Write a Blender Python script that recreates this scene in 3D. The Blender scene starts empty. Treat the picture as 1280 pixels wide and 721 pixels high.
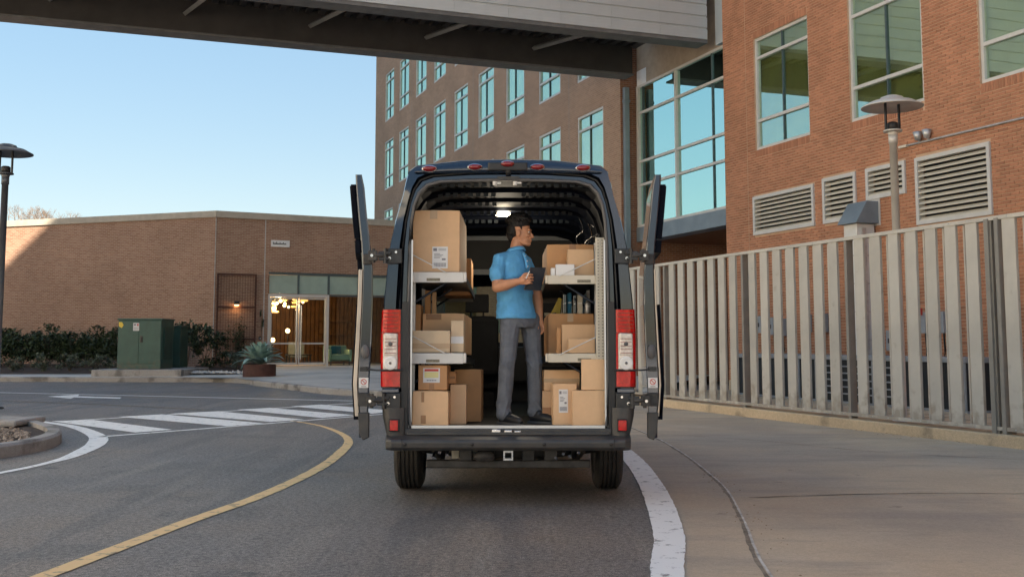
import bpy, bmesh, math, random
from mathutils import Vector, Matrix, Euler
random.seed(7)
sc = bpy.context.scene
C = sc.collection
R = math.radians

# ------------------------------------------------------------------ camera, world, sun, exposure
cam_d = bpy.data.cameras.new('camera'); cam = bpy.data.objects.new('camera', cam_d); C.objects.link(cam)
cam.location = (0, 0, 1.28)
cam.rotation_euler = (R(90) + math.atan(133/1350), 0, 0)
cam_d.sensor_width = 36; cam_d.lens = 36*1350/1280; cam_d.shift_y = -66.5/1280
cam_d.clip_start = 0.1; cam_d.clip_end = 3000
sc.camera = cam
SUN = Vector((.714, -.70, .43)).normalized()          # direction towards the sun
w = bpy.data.worlds.new('World'); sc.world = w; w.use_nodes = True
nt = w.node_tree; bg = nt.nodes['Background']; sky = nt.nodes.new('ShaderNodeTexSky')
sky.sky_type = 'NISHITA'; sky.sun_disc = False
sky.sun_elevation = math.asin(SUN.z); sky.sun_rotation = math.atan2(SUN.x, SUN.y)
sky.air_density = 1.0; sky.dust_density = 1.2; sky.ozone_density = 1.0
gm = nt.nodes.new('ShaderNodeGamma'); gm.inputs[1].default_value = .36; nt.links.new(sky.outputs[0], gm.inputs[0])
hs = nt.nodes.new('ShaderNodeHueSaturation'); hs.inputs['Saturation'].default_value = 2.15; nt.links.new(gm.outputs[0], hs.inputs['Color'])
nt.links.new(hs.outputs[0], bg.inputs[0]); bg.inputs[1].default_value = 0.102
sd = bpy.data.lights.new('sun', 'SUN'); sd.energy = 5.0; sd.angle = R(.5); sd.color = (1, .86, .68)
so = bpy.data.objects.new('sun', sd); C.objects.link(so); so.rotation_euler = SUN.to_track_quat('Z', 'Y').to_euler()
sc.view_settings.view_transform = 'Standard'; sc.view_settings.look = 'None'
sc.view_settings.exposure = 2.3; sc.view_settings.gamma = 1.0
sc.cycles.max_bounces = 8; sc.cycles.diffuse_bounces = 4; sc.cycles.glossy_bounces = 4
sc.cycles.transparent_max_bounces = 12

# ------------------------------------------------------------------ materials
def mat(name, col, rough=.6, metal=0, coat=0, spec=.5, var=.12, nscale=4, bump=0, bscale=60, emit=None, estr=0, island=0, col2=None, orand=0, coords='Object'):
    m = bpy.data.materials.new(name); m.use_nodes = True; n = m.node_tree.nodes; l = m.node_tree.links
    b = n['Principled BSDF']; b.inputs['Roughness'].default_value = rough; b.inputs['Metallic'].default_value = metal
    b.inputs['Coat Weight'].default_value = coat; b.inputs['Coat Roughness'].default_value = .04
    b.inputs['Specular IOR Level'].default_value = spec
    tc = n.new('ShaderNodeTexCoord')
    if var or col2:
        no = n.new('ShaderNodeTexNoise'); no.inputs['Scale'].default_value = nscale; no.inputs['Detail'].default_value = 6; no.inputs['Roughness'].default_value = .6
        l.new(tc.outputs[coords], no.inputs['Vector'])
        cr = n.new('ShaderNodeValToRGB'); l.new(no.outputs[0], cr.inputs[0])
        c2 = col2 if col2 else tuple(min(1, c*(1+var)) for c in col)
        c1 = tuple(c*(1-var) for c in col) if not col2 else col
        cr.color_ramp.elements[0].position = .35; cr.color_ramp.elements[0].color = (*c1, 1)
        cr.color_ramp.elements[1].position = .65; cr.color_ramp.elements[1].color = (*c2, 1)
        out = cr.outputs[0]
        if island or orand:
            g = n.new('ShaderNodeNewGeometry'); oi = n.new('ShaderNodeObjectInfo')
            ad = n.new('ShaderNodeMath'); ad.operation = 'ADD'; l.new(g.outputs['Random Per Island'], ad.inputs[0]); l.new(oi.outputs['Random'], ad.inputs[1])
            fr = n.new('ShaderNodeMath'); fr.operation = 'FRACT'; l.new(ad.outputs[0], fr.inputs[0])
            mr = n.new('ShaderNodeMapRange'); a = max(island, orand); mr.inputs[3].default_value = 1-a; mr.inputs[4].default_value = 1+a
            l.new(fr.outputs[0], mr.inputs[0])
            hs = n.new('ShaderNodeHueSaturation'); l.new(out, hs.inputs['Color']); l.new(mr.outputs[0], hs.inputs['Value'])
            out = hs.outputs[0]
        l.new(out, b.inputs['Base Color'])
    else:
        b.inputs['Base Color'].default_value = (*col, 1)
    if bump:
        n2 = n.new('ShaderNodeTexNoise'); n2.inputs['Scale'].default_value = bscale; n2.inputs['Detail'].default_value = 4
        l.new(tc.outputs[coords], n2.inputs['Vector'])
        bp = n.new('ShaderNodeBump'); bp.inputs['Strength'].default_value = bump; bp.inputs['Distance'].default_value = .01
        l.new(n2.outputs[0], bp.inputs['Height']); l.new(bp.outputs[0], b.inputs['Normal'])
    if emit:
        b.inputs['Emission Color'].default_value = (*emit, 1); b.inputs['Emission Strength'].default_value = estr
    return m

def brick_mat(name, c1, c2, mortar, axis='x', bw=.213, rh=.0677, ms=.006):
    m = bpy.data.materials.new(name); m.use_nodes = True; n = m.node_tree.nodes; l = m.node_tree.links
    b = n['Principled BSDF']; b.inputs['Roughness'].default_value = .85; b.inputs['Specular IOR Level'].default_value = .25
    tc = n.new('ShaderNodeTexCoord'); sx = n.new('ShaderNodeSeparateXYZ'); cx = n.new('ShaderNodeCombineXYZ')
    l.new(tc.outputs['Object'], sx.inputs[0]); l.new(sx.outputs[0 if axis == 'x' else 1], cx.inputs[0]); l.new(sx.outputs[2], cx.inputs[1])
    bt = n.new('ShaderNodeTexBrick'); l.new(cx.outputs[0], bt.inputs['Vector'])
    bt.inputs['Scale'].default_value = 1; bt.inputs['Brick Width'].default_value = bw; bt.inputs['Row Height'].default_value = rh
    bt.inputs['Mortar Size'].default_value = ms; bt.inputs['Mortar Smooth'].default_value = .3; bt.inputs['Bias'].default_value = 0
    bt.inputs['Color1'].default_value = (*c1, 1); bt.inputs['Color2'].default_value = (*c2, 1); bt.inputs['Mortar'].default_value = (*mortar, 1)
    no = n.new('ShaderNodeTexNoise'); no.inputs['Scale'].default_value = .5; no.inputs['Detail'].default_value = 5; l.new(tc.outputs['Object'], no.inputs['Vector'])
    mr = n.new('ShaderNodeMapRange'); mr.inputs[1].default_value = .3; mr.inputs[2].default_value = .7; mr.inputs[3].default_value = .88; mr.inputs[4].default_value = 1.12
    l.new(no.outputs[0], mr.inputs[0])
    hs = n.new('ShaderNodeHueSaturation'); l.new(bt.outputs['Color'], hs.inputs['Color']); l.new(mr.outputs[0], hs.inputs['Value']); l.new(hs.outputs[0], b.inputs['Base Color'])
    bp = n.new('ShaderNodeBump'); bp.inputs['Strength'].default_value = .6; bp.inputs['Distance'].default_value = .008; bp.invert = True
    l.new(bt.outputs['Fac'], bp.inputs['Height']); l.new(bp.outputs[0], b.inputs['Normal'])
    return m

def glass_mat(name, tint=(.6, .85, .85), refl=.55, trans=(.25, .4, .38), rough=.01, wavy=.0):
    m = bpy.data.materials.new(name); m.use_nodes = True; n = m.node_tree.nodes; l = m.node_tree.links
    n.remove(n['Principled BSDF']); o = n['Material Output']
    g = n.new('ShaderNodeBsdfGlossy'); g.inputs['Color'].default_value = (*tint, 1); g.inputs['Roughness'].default_value = rough
    t = n.new('ShaderNodeBsdfTransparent'); t.inputs['Color'].default_value = (*trans, 1)
    fr = n.new('ShaderNodeFresnel'); fr.inputs['IOR'].default_value = 1.5
    mr = n.new('ShaderNodeMapRange'); mr.inputs[1].default_value = .04; mr.inputs[2].default_value = 1; mr.inputs[3].default_value = refl; mr.inputs[4].default_value = 1
    l.new(fr.outputs[0], mr.inputs[0])
    ge = n.new('ShaderNodeNewGeometry'); bk = n.new('ShaderNodeMath'); bk.operation = 'SUBTRACT'; bk.inputs[0].default_value = 1; l.new(ge.outputs['Backfacing'], bk.inputs[1])   # a pane mirrors on the face a ray enters by
    ml = n.new('ShaderNodeMath'); ml.operation = 'MULTIPLY'; l.new(mr.outputs[0], ml.inputs[0]); l.new(bk.outputs[0], ml.inputs[1])
    mx = n.new('ShaderNodeMixShader'); l.new(ml.outputs[0], mx.inputs[0]); l.new(t.outputs[0], mx.inputs[1]); l.new(g.outputs[0], mx.inputs[2])
    if wavy:
        tc = n.new('ShaderNodeTexCoord'); no = n.new('ShaderNodeTexNoise'); no.inputs['Scale'].default_value = .8; no.inputs['Detail'].default_value = 1
        l.new(tc.outputs['Object'], no.inputs['Vector']); bp = n.new('ShaderNodeBump'); bp.inputs['Strength'].default_value = wavy; bp.inputs['Distance'].default_value = .05
        l.new(no.outputs[0], bp.inputs['Height']); l.new(bp.outputs[0], g.inputs['Normal'])
    l.new(mx.outputs[0], o.inputs[0])
    return m

def ground_mat(name, base, stains, fine=.25, fscale=220, rough=.85, cracks=0, big=.18, bump=.5, streaks=()):
    """worn paving: base colour, large soft stains [(colour, noise scale, threshold, width)], fine aggregate"""
    m = bpy.data.materials.new(name); m.use_nodes = True; n = m.node_tree.nodes; l = m.node_tree.links
    b = n['Principled BSDF']; b.inputs['Roughness'].default_value = rough; b.inputs['Specular IOR Level'].default_value = .35
    tc = n.new('ShaderNodeTexCoord'); v = tc.outputs['Object']
    def noise(s, d=5, r=.6, vec=None, off=0):
        q = n.new('ShaderNodeTexNoise'); q.inputs['Scale'].default_value = s; q.inputs['Detail'].default_value = d; q.inputs['Roughness'].default_value = r
        mp = n.new('ShaderNodeMapping'); mp.inputs['Location'].default_value = (off*3.7, off*1.3, off); l.new(vec or v, mp.inputs[0]); l.new(mp.outputs[0], q.inputs['Vector'])
        return q.outputs[0]
    rgb = n.new('ShaderNodeRGB'); rgb.outputs[0].default_value = (*base, 1); cur = rgb.outputs[0]
    for i, (c, s, t, wd, st) in enumerate(stains):
        mr = n.new('ShaderNodeMapRange'); mr.inputs[1].default_value = t; mr.inputs[2].default_value = t+wd; mr.inputs[3].default_value = 0; mr.inputs[4].default_value = st
        l.new(noise(s, 6, .55, off=i+1), mr.inputs[0])
        mx = n.new('ShaderNodeMix'); mx.data_type = 'RGBA'; l.new(mr.outputs[0], mx.inputs[0]); l.new(cur, mx.inputs[6]); mx.inputs[7].default_value = (*c, 1); cur = mx.outputs[2]
    for (c, sx_, sy_, t, wd, st) in streaks:
        mp = n.new('ShaderNodeMapping'); mp.inputs['Scale'].default_value = (sx_, sy_, 1); mp.inputs['Rotation'].default_value = (0, 0, .15); l.new(v, mp.inputs[0])
        mr = n.new('ShaderNodeMapRange'); mr.inputs[1].default_value = t; mr.inputs[2].default_value = t+wd; mr.inputs[3].default_value = 0; mr.inputs[4].default_value = st
        l.new(noise(1, 7, .6, vec=mp.outputs[0], off=5), mr.inputs[0])
        mx = n.new('ShaderNodeMix'); mx.data_type = 'RGBA'; l.new(mr.outputs[0], mx.inputs[0]); l.new(cur, mx.inputs[6]); mx.inputs[7].default_value = (*c, 1); cur = mx.outputs[2]
    for s, a in ((fscale, fine), (fscale*.23, fine*.5), (.35, big)):
        mr = n.new('ShaderNodeMapRange'); mr.inputs[1].default_value = .3; mr.inputs[2].default_value = .7; mr.inputs[3].default_value = 1-a; mr.inputs[4].default_value = 1+a
        l.new(noise(s, 2 if s > 10 else 6, .7, off=9), mr.inputs[0])
        hs = n.new('ShaderNodeHueSaturation'); l.new(cur, hs.inputs['Color']); l.new(mr.outputs[0], hs.inputs['Value']); cur = hs.outputs[0]
    l.new(cur, b.inputs['Base Color'])
    bp = n.new('ShaderNodeBump'); bp.inputs['Strength'].default_value = bump; bp.inputs['Distance'].default_value = .006
    l.new(noise(fscale*.8, 3, .7), bp.inputs['Height']); l.new(bp.outputs[0], b.inputs['Normal'])
    return m

def paint_line_mat(name, col, under, wear=.5):
    m = bpy.data.materials.new(name); m.use_nodes = True; n = m.node_tree.nodes; l = m.node_tree.links
    b = n['Principled BSDF']; b.inputs['Roughness'].default_value = .7
    tc = n.new('ShaderNodeTexCoord')
    no = n.new('ShaderNodeTexNoise'); no.inputs['Scale'].default_value = 8; no.inputs['Detail'].default_value = 12; no.inputs['Roughness'].default_value = .72; l.new(tc.outputs['Object'], no.inputs['Vector'])
    mr = n.new('ShaderNodeMapRange'); mr.inputs[1].default_value = wear-.05; mr.inputs[2].default_value = wear+.01; l.new(no.outputs[0], mr.inputs[0])
    mx = n.new('ShaderNodeMix'); mx.data_type = 'RGBA'; l.new(mr.outputs[0], mx.inputs[0]); mx.inputs[6].default_value = (*col, 1); mx.inputs[7].default_value = (*under, 1)
    l.new(mx.outputs[2], b.inputs['Base Color'])
    return m

M = {}
M['asphalt'] = ground_mat('asphalt', (.205, .180, .160), [((.150, .145, .145), .22, .46, .12, .7), ((.26, .20, .15), .35, .52, .12, .5), ((.12, .115, .11), 1.1, .58, .06, .5)], fine=.95, fscale=130, big=.12, rough=.62, streaks=[((.135, .125, .12), 1.6, .12, .52, .06, .55), ((.27, .235, .20), 2.6, .2, .55, .08, .5), ((.08, .075, .07), 2.2, 2.2, .66, .03, .7)])
M['concrete'] = ground_mat('driveway_concrete', (.57,.445,.31), [((.31, .265, .225), .3, .44, .18, .6), ((.48, .34, .22), .42, .50, .16, .45), ((.36, .33, .29), .2, .48, .12, .5), ((.60, .50, .38), .8, .54, .14, .35)], fine=.14, fscale=150, big=.10, bump=.25, streaks=[((.34, .28, .23), .5, 2.2, .52, .10, .5), ((.20, .16, .13), 3, 3, .66, .04, .6)])
M['sidewalk'] = ground_mat('sidewalk_concrete', (.58, .54, .49), [((.24, .23, .22), .5, .5, .2, .6)], fine=.08, fscale=90, bump=.2)
M['kerb'] = ground_mat('kerb_concrete', (.58,.45,.30), [((.2, .17, .13), 1.5, .52, .12, .8)], fine=.15, fscale=90)
M['kerbgrey'] = ground_mat('kerb_concrete_grey', (.34, .32, .30), [((.12, .11, .10), 1.5, .52, .12, .8)], fine=.15, fscale=90)
M['earth'] = ground_mat('earth', (.10, .085, .06), [((.06, .07, .04), .2, .5, .1, .5)], fine=.3, fscale=20)
M['crack'] = ground_mat('crack_filler', (.055, .05, .045), [], fine=.3)
M['mulch'] = ground_mat('mulch', (.055, .035, .025), [((.12, .09, .07), 3, .55, .1, .8)], fine=.5, fscale=30)
M['white_line'] = paint_line_mat('white_line_paint', (.93, .91, .87), (.34, .32, .30), .615)
M['yellow_line'] = paint_line_mat('yellow_line_paint', (.86, .58, .27), (.38, .28, .17), .60)
M['faded_yellow'] = paint_line_mat('faded_yellow_paint', (.30, .23, .13), (.12, .10, .08), .5)
M['brick_far'] = brick_mat('brown_brick', (.42, .26, .17), (.33, .20, .13), (.45, .35, .27), ms=.008)
M['brick_low'] = brick_mat('low_building_brick', (.36,.22,.155), (.28, .155, .105), (.40, .32, .25), ms=.008)
M['brick_side'] = brick_mat('brown_brick_return', (.32, .15, .085), (.22, .10, .06), (.33, .25, .19), axis='y', ms=.008)
M['brick_piece'] = mat('orange_brick', (.43,.20,.118), .85, var=.12, nscale=.9, island=.15, bump=.4, bscale=90, spec=.25)
M['mortar'] = mat('mortar', (.56,.38,.26), .9, var=.12, nscale=2, bump=.3, spec=.2)
M['brick_right'] = brick_mat('orange_brick_wall', (.42, .19, .105), (.33, .145, .08), (.42, .25, .15), ms=.008)
M['coping'] = mat('coping_stone', (.42, .38, .32), .7, var=.1, nscale=3)
M['frame'] = mat('window_frame', (.56, .55, .53), .45, var=.05, spec=.5)
M['dark_frame'] = mat('dark_glazing_bar', (.07, .10, .11), .4, var=.1)
M['blue_steel'] = mat('blue_grey_steel', (.20, .25, .29), .5, var=.12, nscale=2, metal=.2)
M['glass'] = glass_mat('tinted_window_glass', (.74, 1.0, .90), .48, (.90, .94, .72), wavy=.04)
M['glass_curtain'] = glass_mat('curtain_glass', (.66, .97, .90), .74, (.18, .28, .26), wavy=.05)
M['glass_clear'] = glass_mat('shop_glass', (.8, .9, .9), .07, (.80, .86, .82))
M['glass_frost'] = mat('frosted_glass', (.33, .43, .38), .15, var=.08, nscale=2, spec=.7)
M['blind'] = mat('olive_blind', (.34,.335,.28), .9, var=.15, nscale=1.2)
M['pale_blind'] = mat('pale_window_blind', (.62, .74, .70), .9, var=.08, nscale=.8)
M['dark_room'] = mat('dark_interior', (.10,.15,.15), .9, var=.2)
M['fence'] = mat('fence_slat_paint', (.49,.465,.415), .55, var=.10, nscale=1.1, orand=.08, bump=.05)
M['fence_dark'] = mat('fence_post_steel', (.24,.225,.20), .5, var=.1)
M['cladding'] = mat('cladding_sheet', (.43,.475,.50), .5, var=.05, nscale=1.2, orand=.02, metal=.2)
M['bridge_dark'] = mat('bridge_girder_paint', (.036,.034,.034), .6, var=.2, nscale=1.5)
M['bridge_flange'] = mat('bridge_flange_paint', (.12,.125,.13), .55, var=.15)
M['tan'] = mat('tan_soffit', (.36, .29, .22), .7, var=.1)
M['soffit'] = mat('timber_soffit', (.20, .09, .045), .6, var=.25, nscale=3)
M['lamp_grey'] = mat('lamp_post_metal', (.60,.58,.54), .42, metal=.25, var=.08)
M['lamp_backlit'] = mat('backlit_lamp_post_metal', (.10, .11, .125), .4, metal=.3, var=.08)  # post metal darkened to paint in the look against bright sky
M['black'] = mat('black_plastic', (.018, .018, .02), .45, var=.2, bump=.1, bscale=200)
M['blackmetal'] = mat('black_metal', (.03, .032, .036), .35, metal=.3, var=.25, nscale=8)
M['galv'] = mat('galvanised_sheet', (.5, .5, .5), .4, metal=.6, var=.2, nscale=6)
M['box_grey'] = mat('grey_enamel', (.30, .32, .34), .5, var=.1)
M['unit_dark'] = mat('louvre_shadow_black', (.015, .018, .022), .6, var=.2)
M['green_box'] = mat('transformer_green', (.035, .095, .078), .45, var=.14, nscale=3, bump=.05)
M['green_dark'] = mat('transformer_dark_green', (.02, .06, .05), .5, var=.14, nscale=3)
M['white'] = mat('white_paper', (.75, .75, .75), .6, var=.03)
M['print'] = mat('grey_print', (.22, .22, .25), .7, var=.2)
M['red'] = mat('red_print', (.55, .05, .03), .5, var=.1)
M['yellow'] = mat('yellow_print', (.75, .55, .06), .5, var=.05)
M['paleyellow'] = mat('pale_yellow_print', (.75, .68, .32), .5, var=.05)
M['rust'] = mat('rusted_steel', (.075, .03, .022), .75, var=.3, nscale=5, bump=.3)
M['leaf'] = mat('shrub_leaf', (.035, .055, .025), .5, var=.35, nscale=9, island=.5, spec=.4)
M['leaf_grey'] = mat('grey_shrub_leaf', (.09, .11, .075), .6, var=.35, nscale=9, island=.4)
M['agave'] = mat('agave_leaf', (.30, .44, .38), .5, var=.2, nscale=6, orand=.15)
M['bark'] = mat('bark', (.12, .09, .07), .9, var=.3, nscale=12)
M['gravel'] = mat('gravel_stone', (.30, .24, .19), .85, var=.3, nscale=5, island=.6)
M['whitestone'] = mat('white_stone', (.6, .6, .6), .8, var=.1, island=.2)
M['van'] = mat('dark_blue_van_paint', (.010, .023, .048), .08, metal=.5, coat=1, var=.05, nscale=1.5)
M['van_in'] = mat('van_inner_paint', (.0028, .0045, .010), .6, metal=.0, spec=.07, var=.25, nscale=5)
M['trim'] = mat('grey_black_bumper_plastic', (.046,.047,.050), .42, var=.1, nscale=6, bump=.15, bscale=300)
M['edge_gleam'] = mat('painted_edge_gleam', (.42, .38, .34), .3, metal=.6, var=.15, nscale=3)  # pale tone standing for a reflection on the door edge
M['rubber'] = mat('tyre_rubber', (.028, .025, .023), .75, var=.25, nscale=8, bump=.2)
M['seal'] = mat('grey_rubber_seal', (.10, .10, .105), .5, var=.1)
M['chrome'] = mat('bright_metal', (.65, .66, .68), .22, metal=.95, var=.05)
M['alu'] = mat('aluminium_strip', (.62, .64, .66), .35, metal=.6, var=.06)
M['redlens'] = mat('red_lens', (.50, .005, .006), .15, coat=.25, spec=.3, var=.25, nscale=30)
M['darkred'] = mat('marker_red_lens', (.20,.008,.010), .12, coat=.6, var=.15, nscale=30)
M['clearlens'] = mat('clear_lens', (.66,.60,.56), .15, coat=.6, var=.25, nscale=25)
M['ringlens'] = mat('white_lens_ring', (.78, .78, .78), .2, coat=.5, var=.05)
M['steel_under'] = mat('chassis_steel', (.055, .052, .05), .55, metal=.3, var=.35, nscale=12)
M['shelf'] = mat('white_shelf_enamel', (.66, .66, .64), .4, var=.05)
M['cream'] = mat('cream_shelf_enamel', (.62, .57, .47), .45, var=.05)
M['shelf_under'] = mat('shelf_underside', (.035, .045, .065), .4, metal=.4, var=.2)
M['card'] = mat('cardboard', (.70,.46,.27), .8, var=.06, nscale=5, orand=.12, bump=.08, bscale=40)
M['card_dark'] = mat('brown_cardboard', (.54, .295, .14), .8, var=.06, nscale=5, orand=.10, bump=.08, bscale=40)
M['card_pale'] = mat('pale_cardboard', (.68, .53, .36), .8, var=.06, nscale=5, orand=.05, bump=.08, bscale=40)
M['tape'] = mat('packing_tape', (.52, .36, .22), .3, var=.1)
M['tape_brown'] = mat('brown_tape', (.36, .18, .08), .35, var=.1)
M['shirt'] = mat('blue_polo_cotton', (.12,.41,.74), .85, var=.10, nscale=14, bump=.5, bscale=26)
M['trousers'] = mat('grey_trouser_cloth', (.135,.148,.175), .85, var=.14, nscale=12, bump=.6, bscale=20)
M['skin'] = mat('skin', (.56,.27,.155), .45, var=.10, nscale=9, spec=.4)
M['hair'] = mat('black_hair', (.006,.005,.005), .5, var=.3, nscale=40, bump=1, bscale=110)
M['shoe'] = mat('black_shoe', (.02, .022, .026), .45, var=.2, nscale=20)
M['sole'] = mat('grey_sole', (.10, .10, .10), .6, var=.1)
M['tablet'] = mat('tablet_case', (.035, .042, .055), .45, var=.1)
M['seat'] = mat('seat_fabric', (.018, .018, .02), .9, var=.2)
M['eye'] = mat('eye_white', (.6, .58, .55), .3, var=0)
M['panelwood'] = mat('panelled_wood', (.24,.105,.04), .5, var=.25, nscale=3)
M['mint'] = mat('mint_upholstery', (.35, .50, .43), .85, var=.06)
M['bluecushion'] = mat('blue_cushion_cloth', (.02, .13, .23), .85, var=.1)
M['bulb'] = mat('warm_bulb', (.9, .7, .4), .4, var=0, emit=(1, .62, .25), estr=3)
M['woodlamp'] = mat('lit_wood_shade', (.6, .33, .12), .5, var=.2, emit=(1, .45, .12), estr=.5)
M['slot'] = mat('slot_sheen', (.014,.022,.030), .5, metal=.2, var=.5, nscale=14)
M['domelight'] = mat('dome_lamp_lens', (.9, .85, .7), .4, var=0, emit=(1, .86, .62), estr=9)
M['ledge'] = mat('liner_grey', (.055,.055,.055), .7, var=.1)
M['tube'] = mat('fluorescent_tube', (.6, .5, .4), .5, var=0, emit=(1, .7, .45), estr=.5)

def foot_dirt(m, z0, z1, col):
    n = m.node_tree.nodes; l = m.node_tree.links; b = n['Principled BSDF']; src = b.inputs['Base Color'].links[0].from_socket
    tc = n.new('ShaderNodeTexCoord'); sp = n.new('ShaderNodeSeparateXYZ'); l.new(tc.outputs['Object'], sp.inputs[0])
    no = n.new('ShaderNodeTexNoise'); no.inputs['Scale'].default_value = 7; no.inputs['Detail'].default_value = 8
    oi = n.new('ShaderNodeObjectInfo'); ad = n.new('ShaderNodeVectorMath'); ad.operation = 'ADD'; l.new(tc.outputs['Object'], ad.inputs[0]); l.new(oi.outputs['Location'], ad.inputs[1]); l.new(ad.outputs[0], no.inputs['Vector'])
    mr = n.new('ShaderNodeMapRange'); mr.inputs[1].default_value = z0; mr.inputs[2].default_value = z1; mr.inputs[3].default_value = .62; mr.inputs[4].default_value = .30; l.new(sp.outputs[2], mr.inputs[0])
    mu = n.new('ShaderNodeMath'); mu.operation = 'SUBTRACT'; l.new(mr.outputs[0], mu.inputs[0]); l.new(no.outputs[0], mu.inputs[1])
    m2 = n.new('ShaderNodeMapRange'); m2.inputs[1].default_value = -.06; m2.inputs[2].default_value = .16; m2.inputs[4].default_value = .6; l.new(mu.outputs[0], m2.inputs[0])
    mx = n.new('ShaderNodeMix'); mx.data_type = 'RGBA'; l.new(m2.outputs[0], mx.inputs[0]); l.new(src, mx.inputs[6]); mx.inputs[7].default_value = (*col, 1); l.new(mx.outputs[2], b.inputs['Base Color'])
foot_dirt(M['fence'], .2, .75, (.24, .19, .14)); foot_dirt(M['green_box'], .0, .5, (.10, .10, .075)); foot_dirt(M['trim'], .40, .9, (.085, .078, .07))

# ------------------------------------------------------------------ helpers
class MB:
    def __init__(s): s.v = []; s.f = []; s.m = []; s.sm = []
    def add(s, vs, fs, mi=0, smooth=False, X=None):
        o = len(s.v)
        for p in vs: s.v.append(tuple(X @ Vector(p)) if X is not None else tuple(p))
        for f in fs: s.f.append([i+o for i in f]); s.m.append(mi); s.sm.append(smooth)
    def box(s, x0, x1, y0, y1, z0, z1, mi=0, X=None):
        vs = [(x0, y0, z0), (x1, y0, z0), (x1, y1, z0), (x0, y1, z0), (x0, y0, z1), (x1, y0, z1), (x1, y1, z1), (x0, y1, z1)]
        s.add(vs, [(0, 3, 2, 1), (4, 5, 6, 7), (0, 1, 5, 4), (1, 2, 6, 5), (2, 3, 7, 6), (3, 0, 4, 7)], mi, X=X); return s
    def quad(s, a, b, c, d, mi=0): s.add([a, b, c, d], [(0, 1, 2, 3)], mi); return s
    def prism(s, poly, z0, z1, mi=0, X=None):     # polygon in xy extruded in z (counter-clockwise)
        n = len(poly); vs = [(p[0], p[1], z0) for p in poly]+[(p[0], p[1], z1) for p in poly]
        fs = [tuple(reversed(range(n))), tuple(range(n, 2*n))]+[(i, (i+1) % n, (i+1) % n+n, i+n) for i in range(n)]
        s.add(vs, fs, mi, X=X); return s
    def tube(s, pts, r, seg=8, mi=0, caps=True, smooth=True):
        pts = [Vector(p) for p in pts]; n = len(pts); rs = r if isinstance(r, (list, tuple)) else [r]*n
        vs = []; up = Vector((0, 0, 1))
        for i, p in enumerate(pts):
            t = (pts[min(i+1, n-1)]-pts[max(i-1, 0)]).normalized()
            a = t.cross(up)
            if a.length < .05: a = t.cross(Vector((1, 0, 0)))
            a.normalize(); b = t.cross(a)
            for k in range(seg):
                q = 2*math.pi*k/seg; vs.append(p+(a*math.cos(q)+b*math.sin(q))*rs[i])
        fs = []
        for i in range(n-1):
            for k in range(seg): fs.append((i*seg+k, (i+1)*seg+k, (i+1)*seg+(k+1) % seg, i*seg+(k+1) % seg))
        s.add(vs, fs, mi, smooth)
        if caps:
            s.add(vs[:seg], [tuple(range(seg))], mi); s.add(vs[-seg:], [tuple(reversed(range(seg)))], mi)
        return s
    def lathe(s, prof, c=(0, 0, 0), seg=24, mi=0, smooth=True, X=None):
        vs = []; n = len(prof)
        for k in range(seg):
            q = 2*math.pi*k/seg
            for r, z in prof: vs.append((c[0]+r*math.cos(q), c[1]+r*math.sin(q), c[2]+z))
        fs = []
        for k in range(seg):
            k2 = (k+1) % seg
            for i in range(n-1): fs.append((k*n+i, k2*n+i, k2*n+i+1, k*n+i+1))
        s.add(vs, fs, mi, smooth, X); return s
    def sphere(s, c, r, mi=0, seg=12, rings=8, X=None):
        prof = [(math.sin(math.pi*i/rings)*1, -math.cos(math.pi*i/rings)) for i in range(rings+1)]
        rr = r if isinstance(r, (tuple, list)) else (r, r, r)
        T = Matrix.Translation(c) @ (X if X is not None else Matrix()) @ Matrix.Diagonal((*rr, 1))
        s.lathe([(max(p, 1e-4), z) for p, z in prof], seg=seg, mi=mi, X=T); return s
    def mesh(s, name, mats):
        used = sorted({i for f in s.f for i in f})
        if len(used) < len(s.v): mp = {a: b for b, a in enumerate(used)}; s.v = [s.v[i] for i in used]; s.f = [[mp[i] for i in f] for f in s.f]
        me = bpy.data.meshes.new(name); me.from_pydata([tuple(v) for v in s.v], [], s.f)
        for m in (mats if isinstance(mats, (list, tuple)) else [mats]): me.materials.append(M[m] if isinstance(m, str) else m)
        me.polygons.foreach_set('material_index', s.m); me.polygons.foreach_set('use_smooth', s.sm)
        me.update(); return me
    def build(s, name, mats, parent=None, bevel=0, tilt=0, loc=None, seg=2):
        if tilt: s.v = [(x, y, z-tilt*y) for x, y, z in s.v]
        o = bpy.data.objects.new(name, s.mesh(name, mats)); C.objects.link(o)
        if parent: o.parent = parent
        if loc: o.location = loc
        if bevel:
            b = o.modifiers.new('bevel', 'BEVEL'); b.width = bevel; b.segments = seg; b.limit_method = 'ANGLE'; b.angle_limit = R(40)
        return o

def inst(name, me, parent=None, loc=(0, 0, 0), rot=(0, 0, 0), scale=None, bevel=0):
    o = bpy.data.objects.new(name, me); C.objects.link(o); o.parent = parent; o.location = loc; o.rotation_euler = rot
    if scale: o.scale = scale
    if bevel:
        b = o.modifiers.new('bevel', 'BEVEL'); b.width = bevel; b.segments = 2; b.limit_method = 'ANGLE'
    return o
def tag(o, label=None, cat=None, group=None, kind=None):
    if label: o['label'] = label
    if cat: o['category'] = cat
    if group: o['group'] = group
    if kind: o['kind'] = kind
    return o
def thing(name, label, cat, loc=(0, 0, 0), rz=0, group=None):
    o = bpy.data.objects.new(name, None); C.objects.link(o); o.location = loc; o.rotation_euler = (0, 0, rz); o.empty_display_size = .2
    return tag(o, label, cat, group)
def recalc(o):
    bm = bmesh.new(); bm.from_mesh(o.data); bmesh.ops.recalc_face_normals(bm, faces=bm.faces); bm.to_mesh(o.data); bm.free(); return o
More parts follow.
